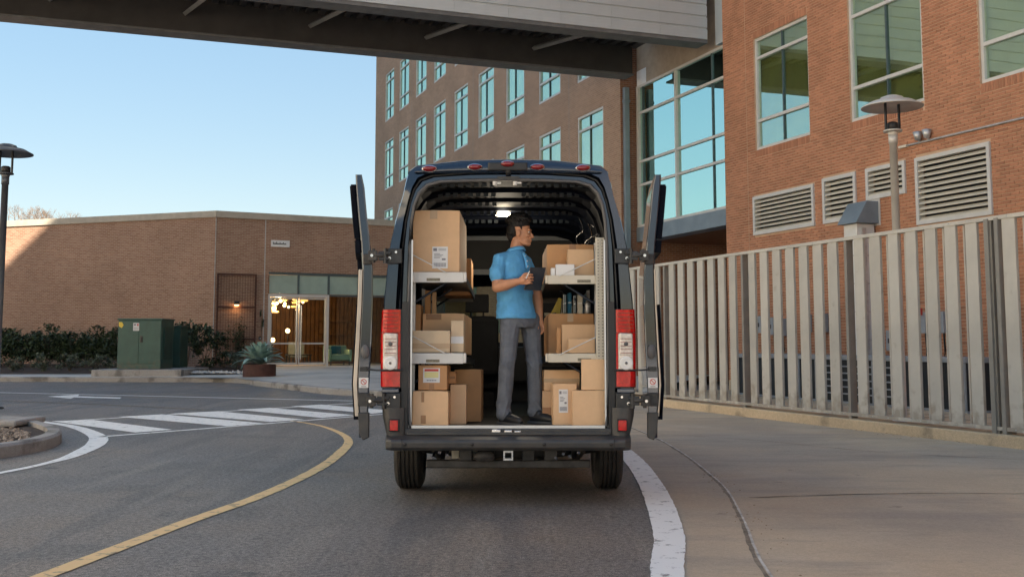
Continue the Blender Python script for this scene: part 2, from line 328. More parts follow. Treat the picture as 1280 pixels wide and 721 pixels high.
def copy_tree(o, parent=None):
    kids = [c for c in bpy.data.objects if c.parent == o]
    c = o.copy(); C.objects.link(c); c.parent = parent
    for k in kids: copy_tree(k, c)
    return c
def catmull(pts, n=8):
    P = [Vector(p) for p in pts]; out = []
    for i in range(len(P)-1):
        p0 = P[max(i-1, 0)]; p1 = P[i]; p2 = P[i+1]; p3 = P[min(i+2, len(P)-1)]
        for k in range(n):
            t = k/n; out.append(.5*((2*p1)+(-p0+p2)*t+(2*p0-5*p1+4*p2-p3)*t*t+(-p0+3*p1-3*p2+p3)*t**3))
    out.append(P[-1]); return out
def ribbon(pts, width, z, n=8, wob=0):
    c = catmull([(p[0], p[1], 0) for p in pts], n); m = MB(); vs = []
    for i, p in enumerate(c):
        t = (c[min(i+1, len(c)-1)]-c[max(i-1, 0)]).normalized(); s = Vector((-t.y, t.x, 0))
        wd = width(i/(len(c)-1)) if callable(width) else width
        a = random.uniform(-wob, wob); b = random.uniform(-wob, wob)
        vs += [p+s*(wd/2+a)+Vector((0, 0, z)), p-s*(wd/2+b)+Vector((0, 0, z))]
    m.add(vs, [(2*i, 2*i+1, 2*i+3, 2*i+2) for i in range(len(c)-1)]); return m
def sheet(poly, z):
    m = MB(); m.add([(p[0], p[1], z) for p in poly], [tuple(range(len(poly)))]); return m

# ------------------------------------------------------------------ ground, road, pavements
g = MB(); g.quad((-900, -900, -.03), (900, -900, -.03), (900, 900, -.03), (-900, 900, -.03))
tag(g.build('ground', 'earth'), kind='structure')
g = sheet([(-70, -40), (20, -40), (20, 26), (-2, 36), (-70, 44)], 0)
tag(g.build('road', 'asphalt'), kind='structure')
tag(sheet([(-38, -60), (40, -60), (40, 2.6), (-38, 2.6)], .012).build('bounce_paving', 'sidewalk'), kind='structure')  # unseen pale paving added behind the camera to bounce sunlight
# concrete driveway along the fence, its edge follows the curved white line
dl = catmull([(.3, -6, 0), (.62, 3, 0), (.84, 6.06, 0), (1.02, 7.16, 0), (1.17, 8.47, 0), (1.25, 9.93, 0), (1.30, 11.7, 0), (1.27, 13.44, 0), (1.05, 16, 0), (.5, 19, 0), (-.4, 22.0, 0), (-1.8, 24.45, 0)], 5)
poly = [(p.x, p.y) for p in dl]+[(7.0, 26.0), (14, 22), (26, -6)]
tag(recalc(sheet(poly, .004).build('driveway', 'concrete')), kind='structure')
# driveway joint: a raised ragged strip of sealant
tag(ribbon([(1.42, 4.2), (1.42, 6.06), (1.67, 7.95), (1.86, 9.5), (1.93, 10.83), (1.97, 12.6), (1.91, 14.91), (1.6, 18), (1.0, 21)], .016, .007, 20, .0025).build('driveway_joint', mat('joint_sealant', (.55, .51, .45), .8, var=.4, nscale=8)), kind='structure')
tag(ribbon([(1.395, 4.2), (1.395, 6.06), (1.65, 7.95), (1.84, 9.5), (1.91, 10.83), (1.95, 12.6), (1.89, 14.91), (1.58, 18), (.98, 21)], .030, .0055, 20, .006).build('driveway_joint', mat('joint_dirt', (.24, .19, .14), .9, var=.4, nscale=8)), kind='structure')
tag(ribbon([(1.95, 9.05), (3.4, 9.3), (5.2, 9.2)], .018, .008, 10, .006).build('driveway_joint', mat('crack_dirt', (.07, .055, .04), .9, var=.3)), kind='structure')
tag(ribbon([(2.0, 15.3), (3.2, 14.2), (4.4, 12.6), (6.2, 11.6)], .010, .008, 10, .006).build('driveway_joint', M['mulch']), kind='structure')
# raised sidewalk in front of the low building, with a real kerb step
front = [(-70, 46), (-30, 37.2), (-16.46, 35.1), (-10.5, 34.7), (-8.6, 34.0), (-7.5, 31.9), (-6.0, 29.2), (-4.1, 26.2), (-1.8, 24.5), (1.0, 23.9), (2.6, 24.4)]
back = [(-70, 75), (-30, 52), (-21, 48.2), (-14, 45.6), (-11.7, 45), (-9.5, 46), (-7, 47.5), (-4, 49), (0, 51), (5, 53), (12, 50)]
m = MB()
m.add([(x, y, .15) for x, y in front]+[(x, y, .33) for x, y in back], [(i, i+1, i+1+len(front), i+len(front)) for i in range(len(front)-1)])
tag(m.build('sidewalk', 'sidewalk'), kind='structure')
def kerb_run(pts, w, h, matn, name='kerb', n=6):
    c = catmull([(p[0], p[1], 0) for p in pts], n); m = MB(); vs = []
    prof = [(0, -.02), (0, h-.03), (.03, h), (w, h), (w, -.02)]
    for i, p in enumerate(c):
        t = (c[min(i+1, len(c)-1)]-c[max(i-1, 0)]).normalized(); s = Vector((-t.y, t.x, 0))
        for a, z in prof: vs.append(p+s*a+Vector((0, 0, z)))
    k = len(prof)
    m.add(vs, [(i*k+j, i*k+j+1, (i+1)*k+j+1, (i+1)*k+j) for i in range(len(c)-1) for j in range(k-1)])
    m.add(vs[:k], [tuple(range(k))]); m.add(vs[-k:], [tuple(range(k))])
    return tag(recalc(m.build(name, matn)), kind='structure')
kerb_run([(x, y-.02) for x, y in front], .16, .158, 'kerbgrey')
# road markings
def mark(name, mb, mt): tag(recalc(mb.build(name, mt)), kind='structure')
mark('road_marking', ribbon([(.62, 4.0), (.85, 6.06), (1.02, 7.16), (1.15, 8.47), (1.25, 9.93), (1.31, 11.7), (1.28, 13.44), (1.1, 16), (.55, 19), (-.35, 22)], lambda t: .17+.05*min(1, t*3), .009, 16, .0035), 'white_line')
mark('road_marking', ribbon([(-3.6, 17.8), (-2.95, 16.75), (-2.42, 15.4), (-2.12, 14.2), (-2.0, 12.9), (-1.96, 11.17), (-2.09, 9.26), (-2.33, 7.78), (-2.56, 6.12), (-2.85, 4.2)], lambda t: .06+.07*min(1, t*2.2), .005, 16, .004), 'yellow_line')
mark('road_marking', ribbon([(-7.94, 17.93), (-6.75, 16.7), (-5.75, 15.1), (-5.27, 13.9), (-5.02, 12.77), (-4.92, 11.9), (-5.0, 10.83), (-5.4, 9)], lambda t: .10+.14*math.sin(min(1, t*1.3)*math.pi), .005, 10, .004), 'white_line')
mark('road_marking', ribbon([(-30, 34.2), (-12.94, 27.56), (-3.48, 23.7), (-1, 22.7)], .16, .005), 'white_line')
mark('road_marking', ribbon([(-26, 30), (-11.12, 23.7), (-7.6, 21.8), (-5.61, 20.41)], .12, .005), 'faded_yellow')
# crosswalk: two edges and the slanted bars between
mark('crosswalk_edge', ribbon([(-7.30, 17.62), (-5.3, 20.18), (-3.33, 22.7), (-2.6, 23.6)], .12, .005), 'white_line')
mark('crosswalk_edge', ribbon([(-5.57, 14.79), (-3.95, 17.0), (-2.28, 19.4), (-.6, 21.8)], .12, .005), 'white_line')
for (a, b, c, d) in [((-7.44, 17.66), (-6.87, 17.94), (-4.95, 15.95), (-5.32, 15.45)), ((-6.73, 18.68), (-6.19, 19.32), (-3.90, 17.2), (-4.33, 16.6)),
                     ((-6.1, 19.48), (-5.43, 20.18), (-3.42, 18.0), (-3.87, 17.5)), ((-5.2, 20.64), (-4.7, 21.2), (-2.75, 19.1), (-3.2, 18.4)), ((-4.4, 21.7), (-3.9, 22.3), (-2.1, 20.2), (-2.5, 19.5))]:
    mark('crosswalk_bar', sheet([a, b, c, d], .0065), 'white_line')
mark('arrow_marking', sheet([(-10.9, 25.6), (-10.55, 26.6), (-10.25, 25.75), (-9.0, 25.15), (-8.85, 24.6), (-10.1, 25.15), (-9.95, 24.6)], .005), 'white_line')
# gravel island on the left
isl = [(-13, 9.4), (-8.5, 10.0), (-6.1, 11.3), (-5.62, 12.25), (-5.56, 13.15), (-5.80, 14.1), (-6.35, 15.1), (-7.0, 16.0), (-7.7, 16.85), (-9.5, 17.6), (-13, 18.4)]
kerb_run(isl, .17, .15, 'kerbgrey', n=5)
tag(sheet([(x-.12, y) for x, y in isl], .09).build('traffic_island', 'mulch'), kind='structure')
m = MB(); m.box(-7.15, -6.9, 15.2, 16.2, .1, .19); m.box(-13, -7.15, 15.9, 16.5, .1, .165); tag(m.build('traffic_island_slab', 'kerbgrey', bevel=.03), kind='structure')
def inpoly(x, y, P):
    r = False; j = len(P)-1
    for i in range(len(P)):
        if (P[i][1] > y) != (P[j][1] > y) and x < (P[j][0]-P[i][0])*(y-P[i][1])/(P[j][1]-P[i][1])+P[i][0]: r = not r
        j = i
    return r
def stones(n, gen, mt, name, label, smin, smax):
    m = MB()
    for _ in range(n):
        x, y, z = gen(); s = random.uniform(smin, smax); E = Euler((random.random()*6, random.random()*6, random.random()*6)).to_matrix().to_4x4()
        T = Matrix.Translation((x, y, z+s*.2)) @ E @ Matrix.Diagonal((s, s*random.uniform(.6, 1), s*random.uniform(.45, .8), 1))
        vs = [Vector(v)*random.uniform(.8, 1.1) for v in [(1, 0, 0), (-1, 0, 0), (0, 1, 0), (0, -1, 0), (0, 0, 1), (0, 0, -1), (.6, .6, .6), (-.6, .6, -.6)]]
        m.add(vs[:6], [(0, 2, 4), (2, 1, 4), (1, 3, 4), (3, 0, 4), (2, 0, 5), (1, 2, 5), (3, 1, 5), (0, 3, 5)], 0, False, T)
    return tag(m.build(name, mt), label, 'gravel', kind='stuff')
inner = [(-12.5, 10.2), (-8.3, 10.6), (-6.3, 11.7), (-5.9, 12.5), (-5.85, 13.2), (-6.2, 14.1), (-6.9, 15.1), (-12.5, 15.4)]
def gi():
    while True:
        x = random.uniform(-9.5, -5.8); y = random.uniform(10.5, 15.3)
        if inpoly(x, y, inner): return x, y, .09
stones(5200, gi, 'gravel', 'island_gravel', 'brown and grey gravel filling the kerbed island', .02, .05)

# dry leaves and grit lying along the fence kerb and the driveway joint
m = MB()
for _ in range(150):
    if random.random() < .6: t_ = random.uniform(-2.5, 8); x = 5.38-.346*t_-.16*.94-random.expovariate(9); y = 15.34+.938*t_-.16*.34; sz = .022
    else: t_ = random.random(); x = 1.50+.42*t_**.6+random.gauss(0, .07); y = 6.0+5*t_; sz = .010
    q = random.random()*6.28; sz *= random.uniform(.5, 1.2); a = Vector((math.cos(q), math.sin(q), 0))*sz; b_ = Vector((-math.sin(q), math.cos(q), .3))*sz*.5; p = Vector((x, y, .014))
    m.add([p-a, p+b_, p+a, p-b_+Vector((0, 0, .006))], [(0, 1, 2, 3)])
tag(m.build('leaf_litter', mat('dry_leaf', (.22, .13, .06), .9, var=.3, island=.4)), 'scattered dry brown leaves and grit on the driveway', 'leaf litter', kind='stuff')

# ------------------------------------------------------------------ building frame: lx along the wall to the right, ly into the building
TH = math.atan2(-.938, .346)
F0 = Vector((5.38, 15.34, 0)); NN = Vector((-.938, -.346, 0)); UU = Vector((-.346, .938, 0))
W0 = F0-5*NN
def at(s, d=0, z=0, base=W0): return base+UU*s+NN*d+Vector((0, 0, z))   # d = metres out from the wall

def wall_cells(m, x0, x1, z0, z1, holes, y=0, mi=0):
    xs = sorted(set([x0, x1]+[h[0] for h in holes]+[h[1] for h in holes])); zs = sorted(set([z0, z1]+[h[2] for h in holes]+[h[3] for h in holes]))
    xs = [x for x in xs if x0 <= x <= x1]; zs = [z for z in zs if z0 <= z <= z1]
    for i in range(len(xs)-1):
        for j in range(len(zs)-1):
            cx = (xs[i]+xs[i+1])/2; cz = (zs[j]+zs[j+1])/2
            if any(h[0] < cx < h[1] and h[2] < cz < h[3] for h in holes): continue
            m.quad((xs[i], y, zs[j]), (xs[i+1], y, zs[j]), (xs[i+1], y, zs[j+1]), (xs[i], y, zs[j+1]), mi)
def reveals(m, holes, y0, y1, mi=0):
    for a, b, c, d in holes:
        m.quad((a, y0, c), (a, y0, d), (a, y1, d), (a, y1, c), mi); m.quad((b, y0, d), (b, y0, c), (b, y1, c), (b, y1, d), mi)
        m.quad((a, y0, d), (b, y0, d), (b, y1, d), (a, y1, d), mi); m.quad((b, y0, c), (a, y0, c), (a, y1, c), (b, y1, c), mi)
_cache = {}
def pane_mesh(w_, h_, g):
    k = (round(w_, 3), round(h_, 3), g)
    if k not in _cache: m = MB(); m.box(-w_/2, w_/2, 0, .012, 0, h_); _cache[k] = m.mesh('pane', g)
    return _cache[k]
def window(parent, x0, x1, z0, z1, vs, hs, y=.09, fw=.075, g='glass', fr='frame', thinv=True, back='blind', bd=.09, name='window', vw=.03):
    """frame with real bars, one pane per light; vs / hs are bar positions"""
    key = ('win', round(x1-x0, 3), round(z0, 2), round(z1-z0, 3), tuple(round(v-x0, 3) for v in vs), g, fr, name)
    w_ = x1-x0; h_ = z1-z0
    if key not in _cache:
        m = MB(); y0 = -.06
        m.box(0, fw, y0, .05, 0, h_); m.box(w_-fw, w_, y0, .05, 0, h_)
        m.box(fw, w_-fw, y0, .05, 0, fw); m.box(fw, w_-fw, y0, .05, h_-fw, h_)
        for h in hs: m.box(fw, w_-fw, y0+.004, .046, h-z0-fw/2, h-z0+fw/2)
        bars = []
        zz = [fw]+[q for h in hs for q in (h-z0-fw/2, h-z0+fw/2)]+[h_-fw]
        for v in vs:
            for k in range(0, len(zz), 2): m2 = MB(); m2.box(v-x0-vw/2, v-x0+vw/2, y0+.02, .04, zz[k], zz[k+1]); bars.append(m2.mesh('glazing_bar', 'dark_frame'))
        _cache[key] = (m.mesh(name, fr), bars, zz)
    me, me2, zz = _cache[key]
    o = inst(name, me, parent, (x0, y, z0))
    for b_ in me2: inst('glazing_bar', b_, o)
    xx = [fw]+[q for v in vs for q in (v-x0-vw/2, v-x0+vw/2)]+[w_-fw]
    for i in range(0, len(xx), 2):
        for k in range(0, len(zz), 2):
            p = inst('pane', pane_mesh(xx[i+1]-xx[i]-.002, zz[k+1]-zz[k]-.002, g), o, ((xx[i]+xx[i+1])/2, 0, zz[k]+.001))
    if back:
        kb = ('back', round(w_, 3), round(h_, 3), back)
        if kb not in _cache:
            m = MB(); m.quad((.02, bd, .02), (w_-.02, bd, .02), (w_-.02, bd, h_-.02), (.02, bd, h_-.02)); _cache[kb] = m.mesh('blind', back)
        inst('blind', _cache[kb], o)
    return o

# ---- right wing (orange brick)
rw = thing('brick_building', 'orange brick building wing with three big windows above louvred vents, right behind the slatted fence', 'building', W0, TH)
wins = [(-11.02, -8.70, 6.16, 9.08, -9.86), (-7.20, -4.85, 6.16, 9.08, -6.02), (-3.33, -.98, 6.16, 9.08, -2.15), (.52, 2.87, 6.16, 9.08, 1.7)]
louv = [(-11.15, -8.59, 3.98, 4.97), (-8.25, -7.06, 3.98, 5.03), (-6.71, -5.46, 4.34, 5.03), (-5.16, -3.14, 3.64, 5.02)]
holes = [w_[:4] for w_ in wins]+louv
SX0, SX1, SZ0, SZ1 = -12.5, -1.6, .28, 10.9                 # zone of real bricks
m = MB()
wall_cells(m, SX0, SX1, SZ0, SZ1, holes, y=.009)
reveals(m, holes, .009, .2)
m.build('mortar_bed', 'mortar', rw)
m = MB(); wall_cells(m, SX1, 41, 0, 24.3, [w_[:4] for w_ in wins], 0); wall_cells(m, SX0, SX1, SZ1, 24.3, [], 0)
reveals(m, [wins[3][:4]], 0, .2); m.build('wall', 'brick_right', rw)
m = MB(); m.quad((SX0, 12, 0), (SX0, 0.001, 0), (SX0, 0.001, 24.3), (SX0, 12, 24.3)); m.build('side_wall', 'brick_side', rw)
m = MB(); m.quad((41, 0, 0), (41, 14, 0), (41, 14, 24.3), (41, 0, 24.3)); m.build('side_wall', 'brick_side', rw)
m = MB(); m.quad((-12.5, 13.9, 0), (41, 13.9, 0), (41, 13.9, 24.3), (-12.5, 13.9, 24.3)); m.build('rear_wall', 'brick_right', rw)
m = MB(); m.box(SX0, 41, .02, 14, 24.2, 24.4); m.build('roof', 'coping', rw)
m = MB(); m.box(SX0, SX1, -.015, .02, 0, SZ0); m.build('plinth', 'kerb', rw)
def bricks_of(x0, x1, z0, z1, holes):
    out = []; rh = .0677; bw = .213; r = 0; z = z0
    while z+.058 < z1:
        off = (r % 2)*bw/2; x = x0-off
        while x < x1:
            a, b = max(x, x0), min(x+bw-.011, x1); segs = [(a, b)] if b-a > .02 else []
            for h in holes:
                if z+.058 > h[2] and z < h[3]:
                    ns = []
                    for s_, e_ in segs:
                        if e_ <= h[0] or s_ >= h[1]: ns.append((s_, e_))
                        else:
                            if h[0]-s_ > .02: ns.append((s_, h[0]-.004))
                            if e_-h[1] > .02: ns.append((h[1]+.004, e_))
                    segs = ns
            out += [(s_, e_, z, z+.0575) for s_, e_ in segs]
            x += bw
        z += rh; r += 1
    return out
bh = [(a, b, c-.195, d+.198) if (a, b, c, d) in [w_[:4] for w_ in wins] else (a, b, c, d) for a, b, c, d in holes]
bl = bricks_of(SX0, SX1, SZ0, SZ1, bh)
for w_ in wins[:3]:                                         # soldier courses over the heads and under the sills
    x = w_[0]
    while x < w_[1]-.05 and x < SX1-.06:
        bl.append((x+.004, x+.0615, 9.085, 9.274)); bl.append((x+.004, x+.0615, 5.969, 6.156)); x += .0677
near = sorted([b for b in bl if b[3] < 6.6 and b[2] > 2.7 and b[0] > -5.2 and b[1]-b[0] > .19], key=lambda b: -b[0])
near = [b for b in near if b[1] < -2.15][:300]; ns = set(near)
def brick_shape(m, a, b, c, d, o=0):
    e = .003
    m.add([(a, .012, c), (b, .012, c), (b, .012, d), (a, .012, d), (a+e, -o, c+e), (b-e, -o, c+e), (b-e, -o, d-e), (a+e, -o, d-e)],
          [(4, 5, 6, 7), (0, 1, 5, 4), (1, 2, 6, 5), (2, 3, 7, 6), (3, 0, 4, 7)])
bb = MB(); brick_shape(bb, 0, .202, 0, .0575); bme = bb.mesh('brick', 'brick_piece')
for a, b, c, d in near: inst('brick', bme, rw, (a, -random.uniform(0, .002), c))
m = MB()
for q in bl:
    if q not in ns: brick_shape(m, *q, random.uniform(0, .0025))
tag(m.build('brickwork', 'brick_piece', rw), kind='stuff')
for a, b, c, d, v in wins: window(rw, a, b, c, d, [v], [6.92, 8.56], y=.11)
m = MB(); m.box(-11.40, -11.385, -.006, .0, .3, 22); m.build('control_joint', 'mortar', rw)
def louvre(parent, a, b, c, d, n, y=.02):
    m = MB(); f = .08; w_ = b-a; h_ = d-c
    m.box(0, f, -.06, .1, 0, h_); m.box(w_-f, w_, -.06, .1, 0, h_); m.box(f, w_-f, -.06, .1, 0, f); m.box(f, w_-f, -.06, .1, h_-f, h_)
    o = m.build('louvred_vent', 'frame', parent, loc=(a, y, c))
    m = MB(); m.quad((f, .14, f), (w_-f, .14, f), (w_-f, .14, h_-f), (f, .14, h_-f)); m.build('duct_back', 'unit_dark', o)
    st = (h_-2*f)/n
    m = MB(); m.add([(f, -.045, 0), (w_-f, -.045, 0), (w_-f, .03, st*.52), (f, .03, st*.52), (f, -.045, -.02), (w_-f, -.045, -.02), (w_-f, .035, st*.52-.02), (f, .035, st*.52-.02)],
                [(0, 1, 2, 3), (4, 7, 6, 5), (0, 4, 5, 1), (2, 6, 7, 3)]); me = m.mesh('louvre_blade', 'cream')
    for i in range(n): inst('louvre_blade', me, o, (0, 0, f+i*st+.02))
    return o
louvre(rw, *louv[0], 8); louvre(rw, *louv[1], 8); louvre(rw, *louv[2], 5); louvre(rw, *louv[3], 11)

# ---- tall block
tb = thing('brick_building', 'tall brown brick office block with rows of narrow tall cyan windows, behind the van', 'building', W0+NN*.3, TH)
th = []
cents = [20.6, 24.25, 27.95, 31.6, 35.25, 38.83, 42.36, 45.95, 49.4]
for c_ in cents:
    for k in range(4): z_ = 6.16+4.14*k; th.append((-c_-1.07, -c_+1.07, z_, z_+2.92))
m = MB(); wall_cells(m, -53.0, -18.24, 0, 24.3, th); reveals(m, th, 0, .14); m.build('wall', 'brick_far', tb)
m = MB(); m.quad((-18.24, 0, 0), (-18.24, 14, 0), (-18.24, 14, 24.3), (-18.24, 0, 24.3)); m.build('side_wall', 'brick_side', tb)
m = MB(); m.quad((-53, 14, 0), (-53, 0, 0), (-53, 0, 24.3), (-53, 14, 24.3)); m.build('side_wall', 'brick_side', tb)
m = MB(); m.quad((-53, 13.9, 0), (-18.24, 13.9, 0), (-18.24, 13.9, 24.3), (-53, 13.9, 24.3)); m.build('rear_wall', 'brick_far', tb)
m = MB(); m.box(-53.02, -18.2, -.03, 14, 24.2, 24.5); m.build('roof', 'coping', tb)
m = MB()
for s_ in (22.4, 33.4, 44.2): m.box(-s_-.012, -s_+.012, -.004, .01, 0, 24.2)
m.build('expansion_joint', 'fence_dark', tb)
for a, b, c, d in th: window(tb, a, b, c, d, [a+.98], [c+.76, c+2.40], y=.08, fw=.085, back='pale_blind', bd=.07)

# ---- glazed link with curtain wall over an open passage
gl = thing('glazed_link', 'glass curtain wall with pale bars reflecting the sky, between the two brick blocks', 'building', W0-NN*.3, TH)
cv = [-15.6]; 
cw = window(gl, -18.2, -12.5, 4.89, 9.45, [-17.8, -15.6, -13.55], [6.23, 6.98, 8.55], y=0, fw=.075, g='glass_curtain', back='dark_room', bd=.9, name='curtain_wall')  # first and last upright bars are added to stand for dark reflections
m = MB(); m.box(-15.64, -15.56, -.085, .03, 4.96, 9.37); m.box(-18.13, -18.02, -.085, .03, 4.96, 9.37); m.build('mullion', 'frame', gl)
m = MB(); m.box(-18.2, -12.52, -.10, .4, 4.43, 4.885); m.build('channel_beam', 'blue_steel', gl, bevel=.01)
m = MB(); m.box(-18.2, -12.52, -.02, .4, 9.455, 11.2); m.build('fascia_panel', 'tan', gl)
m = MB(); m.box(-18.2, -12.52, 0.05, 9, 11.2, 24.3); m.build('upper_wall', 'brick_far', gl)
m = MB(); m.box(-18.2, -12.52, .4, 9, 4.44, 4.6); m.build('soffit', 'soffit', gl)
m = MB(); m.quad((-18.2, 9, 0), (-12.52, 9, 0), (-12.52, 9, 4.44), (-18.2, 9, 4.44)); m.build('passage_wall', 'brick_right', gl)
m = MB(); m.quad((-18.19, .2, 0), (-18.19, 9, 0), (-18.19, 9, 4.44), (-18.19, .2, 4.44)); m.build('passage_side_wall', 'brick_side', gl)
m = MB(); m.box(-17.2, -15.9, 2.6, 2.8, 4.38, 4.437); m.build('tube_light', 'tube', gl)
m = MB(); m.box(-13.0, -12.46, -.22, -.1, 9.45, 14); m.build('corner_panel', 'cladding', gl)
m = MB(); m.box(-18.19, -17.55, -.028, -.021, 9.47, 9.95); m.build('end_panel', 'white', gl)

ds = thing('downspout', 'pale blue-grey square drainpipe at the right corner of the tall brown block', 'pipe', at(18.3, -.1, 0), TH)
m = MB(); m.box(-.02, .20, -.32, -.14, 3.9, 9.4); m.build('pipe', 'blue_steel', ds, bevel=.02)
m = MB(); m.box(.202, .75, -.30, -.16, 3.9, 4.08); m.box(-.05, .23, -.34, -.12, 8.9, 9.0); m.build('elbow', 'blue_steel', ds, bevel=.02)

# ---- skybridge, square to the wall, from s=13.1 to s=17.5 at 9.5 m
sb = thing('skybridge', 'covered footbridge with grey horizontal metal cladding crossing overhead between buildings', 'footbridge', W0, TH)
L0, L1 = -36, .0
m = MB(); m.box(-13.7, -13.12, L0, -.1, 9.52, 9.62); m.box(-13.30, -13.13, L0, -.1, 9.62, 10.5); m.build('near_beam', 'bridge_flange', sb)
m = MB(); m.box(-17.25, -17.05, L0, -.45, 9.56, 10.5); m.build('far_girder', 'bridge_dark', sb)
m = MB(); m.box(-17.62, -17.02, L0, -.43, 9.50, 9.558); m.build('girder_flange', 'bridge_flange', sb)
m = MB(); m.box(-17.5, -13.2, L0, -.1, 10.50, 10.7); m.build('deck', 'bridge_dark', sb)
m = MB()
y = L0+.2
while y < -.5: m.box(-17.04, -13.32, y, y+.17, 10.40, 10.499); y += .36
tag(m.build('deck_rib', 'bridge_dark', sb), kind='stuff')
ym = -.9; bm_ = MB(); bm_.box(-.06, .06, -.05, .05, 0, 3.75); br = bm_.mesh('brace', 'bridge_flange')
y = -3.2
while y > L0+2:
    m = MB(); m.tube([(-13.6, y, 9.72), (-17.04, y-.55, 10.05)], .075, 4, smooth=False); m.build('brace', 'bridge_flange', sb); y -= 3.35
m = MB(); m.box(-17.3, -13.1, L0, -.1, 13.6, 13.9); m.box(-17.3, -17.1, L0, -.1, 10.7, 13.6); m.build('roof', 'cladding', sb)
m = MB(); m.box(-13.16, -13.14, L0, -.1, 10.5, 13.6); m.build('backing_wall', 'fence_dark', sb)
ph, pl = .335, 1.47
m = MB(); m.add([(0, 0, 0), (0, pl-.003, 0), (.012, pl-.003, ph*.80), (.012, 0, ph*.80), (-.035, 0, ph*.86), (-.035, pl-.003, ph*.86), (-.03, 0, ph), (-.03, pl-.003, ph), (-.025, 0, 0), (-.025, pl-.003, 0),
          (.004, 0, ph*.30), (.004, pl-.003, ph*.30), (.004, 0, ph*.36), (.004, pl-.003, ph*.36)],
         [(0, 1, 11, 10), (10, 11, 13, 12), (12, 13, 2, 3), (3, 2, 5, 4), (4, 5, 7, 6), (8, 9, 1, 0), (0, 3, 4, 8), (1, 9, 5, 2)]); pme = m.mesh('cladding_panel', 'cladding')
for r in range(12):
    y = -.12-pl-(r % 3)*.0
    while y > L0: inst('cladding_panel', pme, sb, (-13.09, y, 9.62+r*ph)); y -= pl

# ---- low building on the left
C0 = Vector((-11.73, 42.5, 0)); TR = math.atan2(1, 1.96); TL = math.atan2(-1, 2.74)
lb = thing('brick_building', 'long low brown brick building with stone coping and a glazed shop entrance, on the left', 'building', C0, 0)
def sub(name, rz, parent):
    o = bpy.data.objects.new(name, None); C.objects.link(o); o.parent = parent; o.rotation_euler = (0, 0, rz); return o
m = MB(); wall_cells(m, -40, 0, 0, 6.2, []); o = m.build('wall', 'brick_low', lb); o.rotation_euler.z = TL
sh = (2.16, 12.5, .3, 4.08)
m = MB(); wall_cells(m, 0, 16, 0, 6.2, [sh]); reveals(m, [sh], 0, .12); o = m.build('wall', 'brick_low', lb); o.rotation_euler.z = TR
m = MB(); m.box(-40, .06, -.06, .4, 6.18, 6.44); o = m.build('coping', 'coping', lb, bevel=.01); o.rotation_euler.z = TL
m = MB(); m.box(-.03, 16, -.06, .4, 6.18, 6.442); o = m.build('coping', 'coping', lb, bevel=.01); o.rotation_euler.z = TR
m = MB(); m.box(-40, 0, .1, 14, 6.0, 6.1); o = m.build('roof', 'coping', lb); o.rotation_euler.z = TL
m = MB(); m.box(1.97, 2.01, -.006, .01, .2, 6.18); o = m.build('joint_strip', 'galv', lb); o.rotation_euler.z = TR
m = MB(); m.box(0.0, 0.03, -.02, .0, .2, 6.18); o = m.build('joint_strip', 'galv', lb); o.rotation_euler.z = TR
# storefront
def R_(o): o.rotation_euler.z = TR; return o
fr_ = MB(); XS = [2.16, 3.40, 4.68, 5.98, 7.28, 8.58, 9.88, 11.18, 12.48]
fr_.box(2.16, 12.5, .02, .14, 3.98, 4.08)
for x in XS[1:]: fr_.box(x-.04, x+.04, .03, .13, 3.20, 3.98)
for x in XS[3:]: fr_.box(x-.035, x+.035, .03, .13, .3, 3.20)
fr_.box(4.72, 12.5, .03, .13, 3.14, 3.20)
sf = R_(fr_.build('shopfront_frame', 'dark_frame', lb))
for i in range(len(XS)-1):
    m = MB(); m.box(XS[i]+.045, XS[i+1]-.045, .07, .085, 3.22, 3.97); m.build('transom_pane', 'glass_frost', sf)
    if i >= 2:
        m = MB(); m.box(XS[i]+.04, XS[i+1]-.04, .07, .085, .32, 3.13); m.build('pane', 'glass_clear', sf)
m = MB(); m.box(2.16, 2.26, .01, .15, .3, 3.2); m.box(4.60, 4.70, .01, .15, .3, 3.2); m.box(2.26, 4.60, .01, .15, 3.08, 3.2)
df = R_(m.build('door_frame', 'frame', lb))
for x0, x1, hx in ((2.28, 3.41, 3.33), (3.45, 4.58, 3.53)):
    m = MB(); m.box(x0, x0+.05, .05, .11, .34, 3.06); m.box(x1-.05, x1, .05, .11, .34, 3.06); m.box(x0+.05, x1-.05, .05, .11, 3.0, 3.06); m.box(x0+.05, x1-.05, .05, .11, .34, .44); m.box(x0+.05, x1-.05, .052, .108, 1.18, 1.24)
    d_ = R_(m.build('door', 'frame', lb))
    m = MB(); m.box(x0+.05, x1-.05, .075, .087, .44, 1.18); m.box(x0+.05, x1-.05, .075, .087, 1.24, 3.0); m.build('pane', 'glass_clear', d_)
    m = MB(); m.tube([(hx, -.02, .55), (hx, -.02, 2.75)], .028, 8); m.box(hx-.01, hx+.01, -.02, .05, .7, .72); m.box(hx-.01, hx+.01, -.02, .05, 2.58, 2.6); m.build('door_handle', 'chrome', d_)
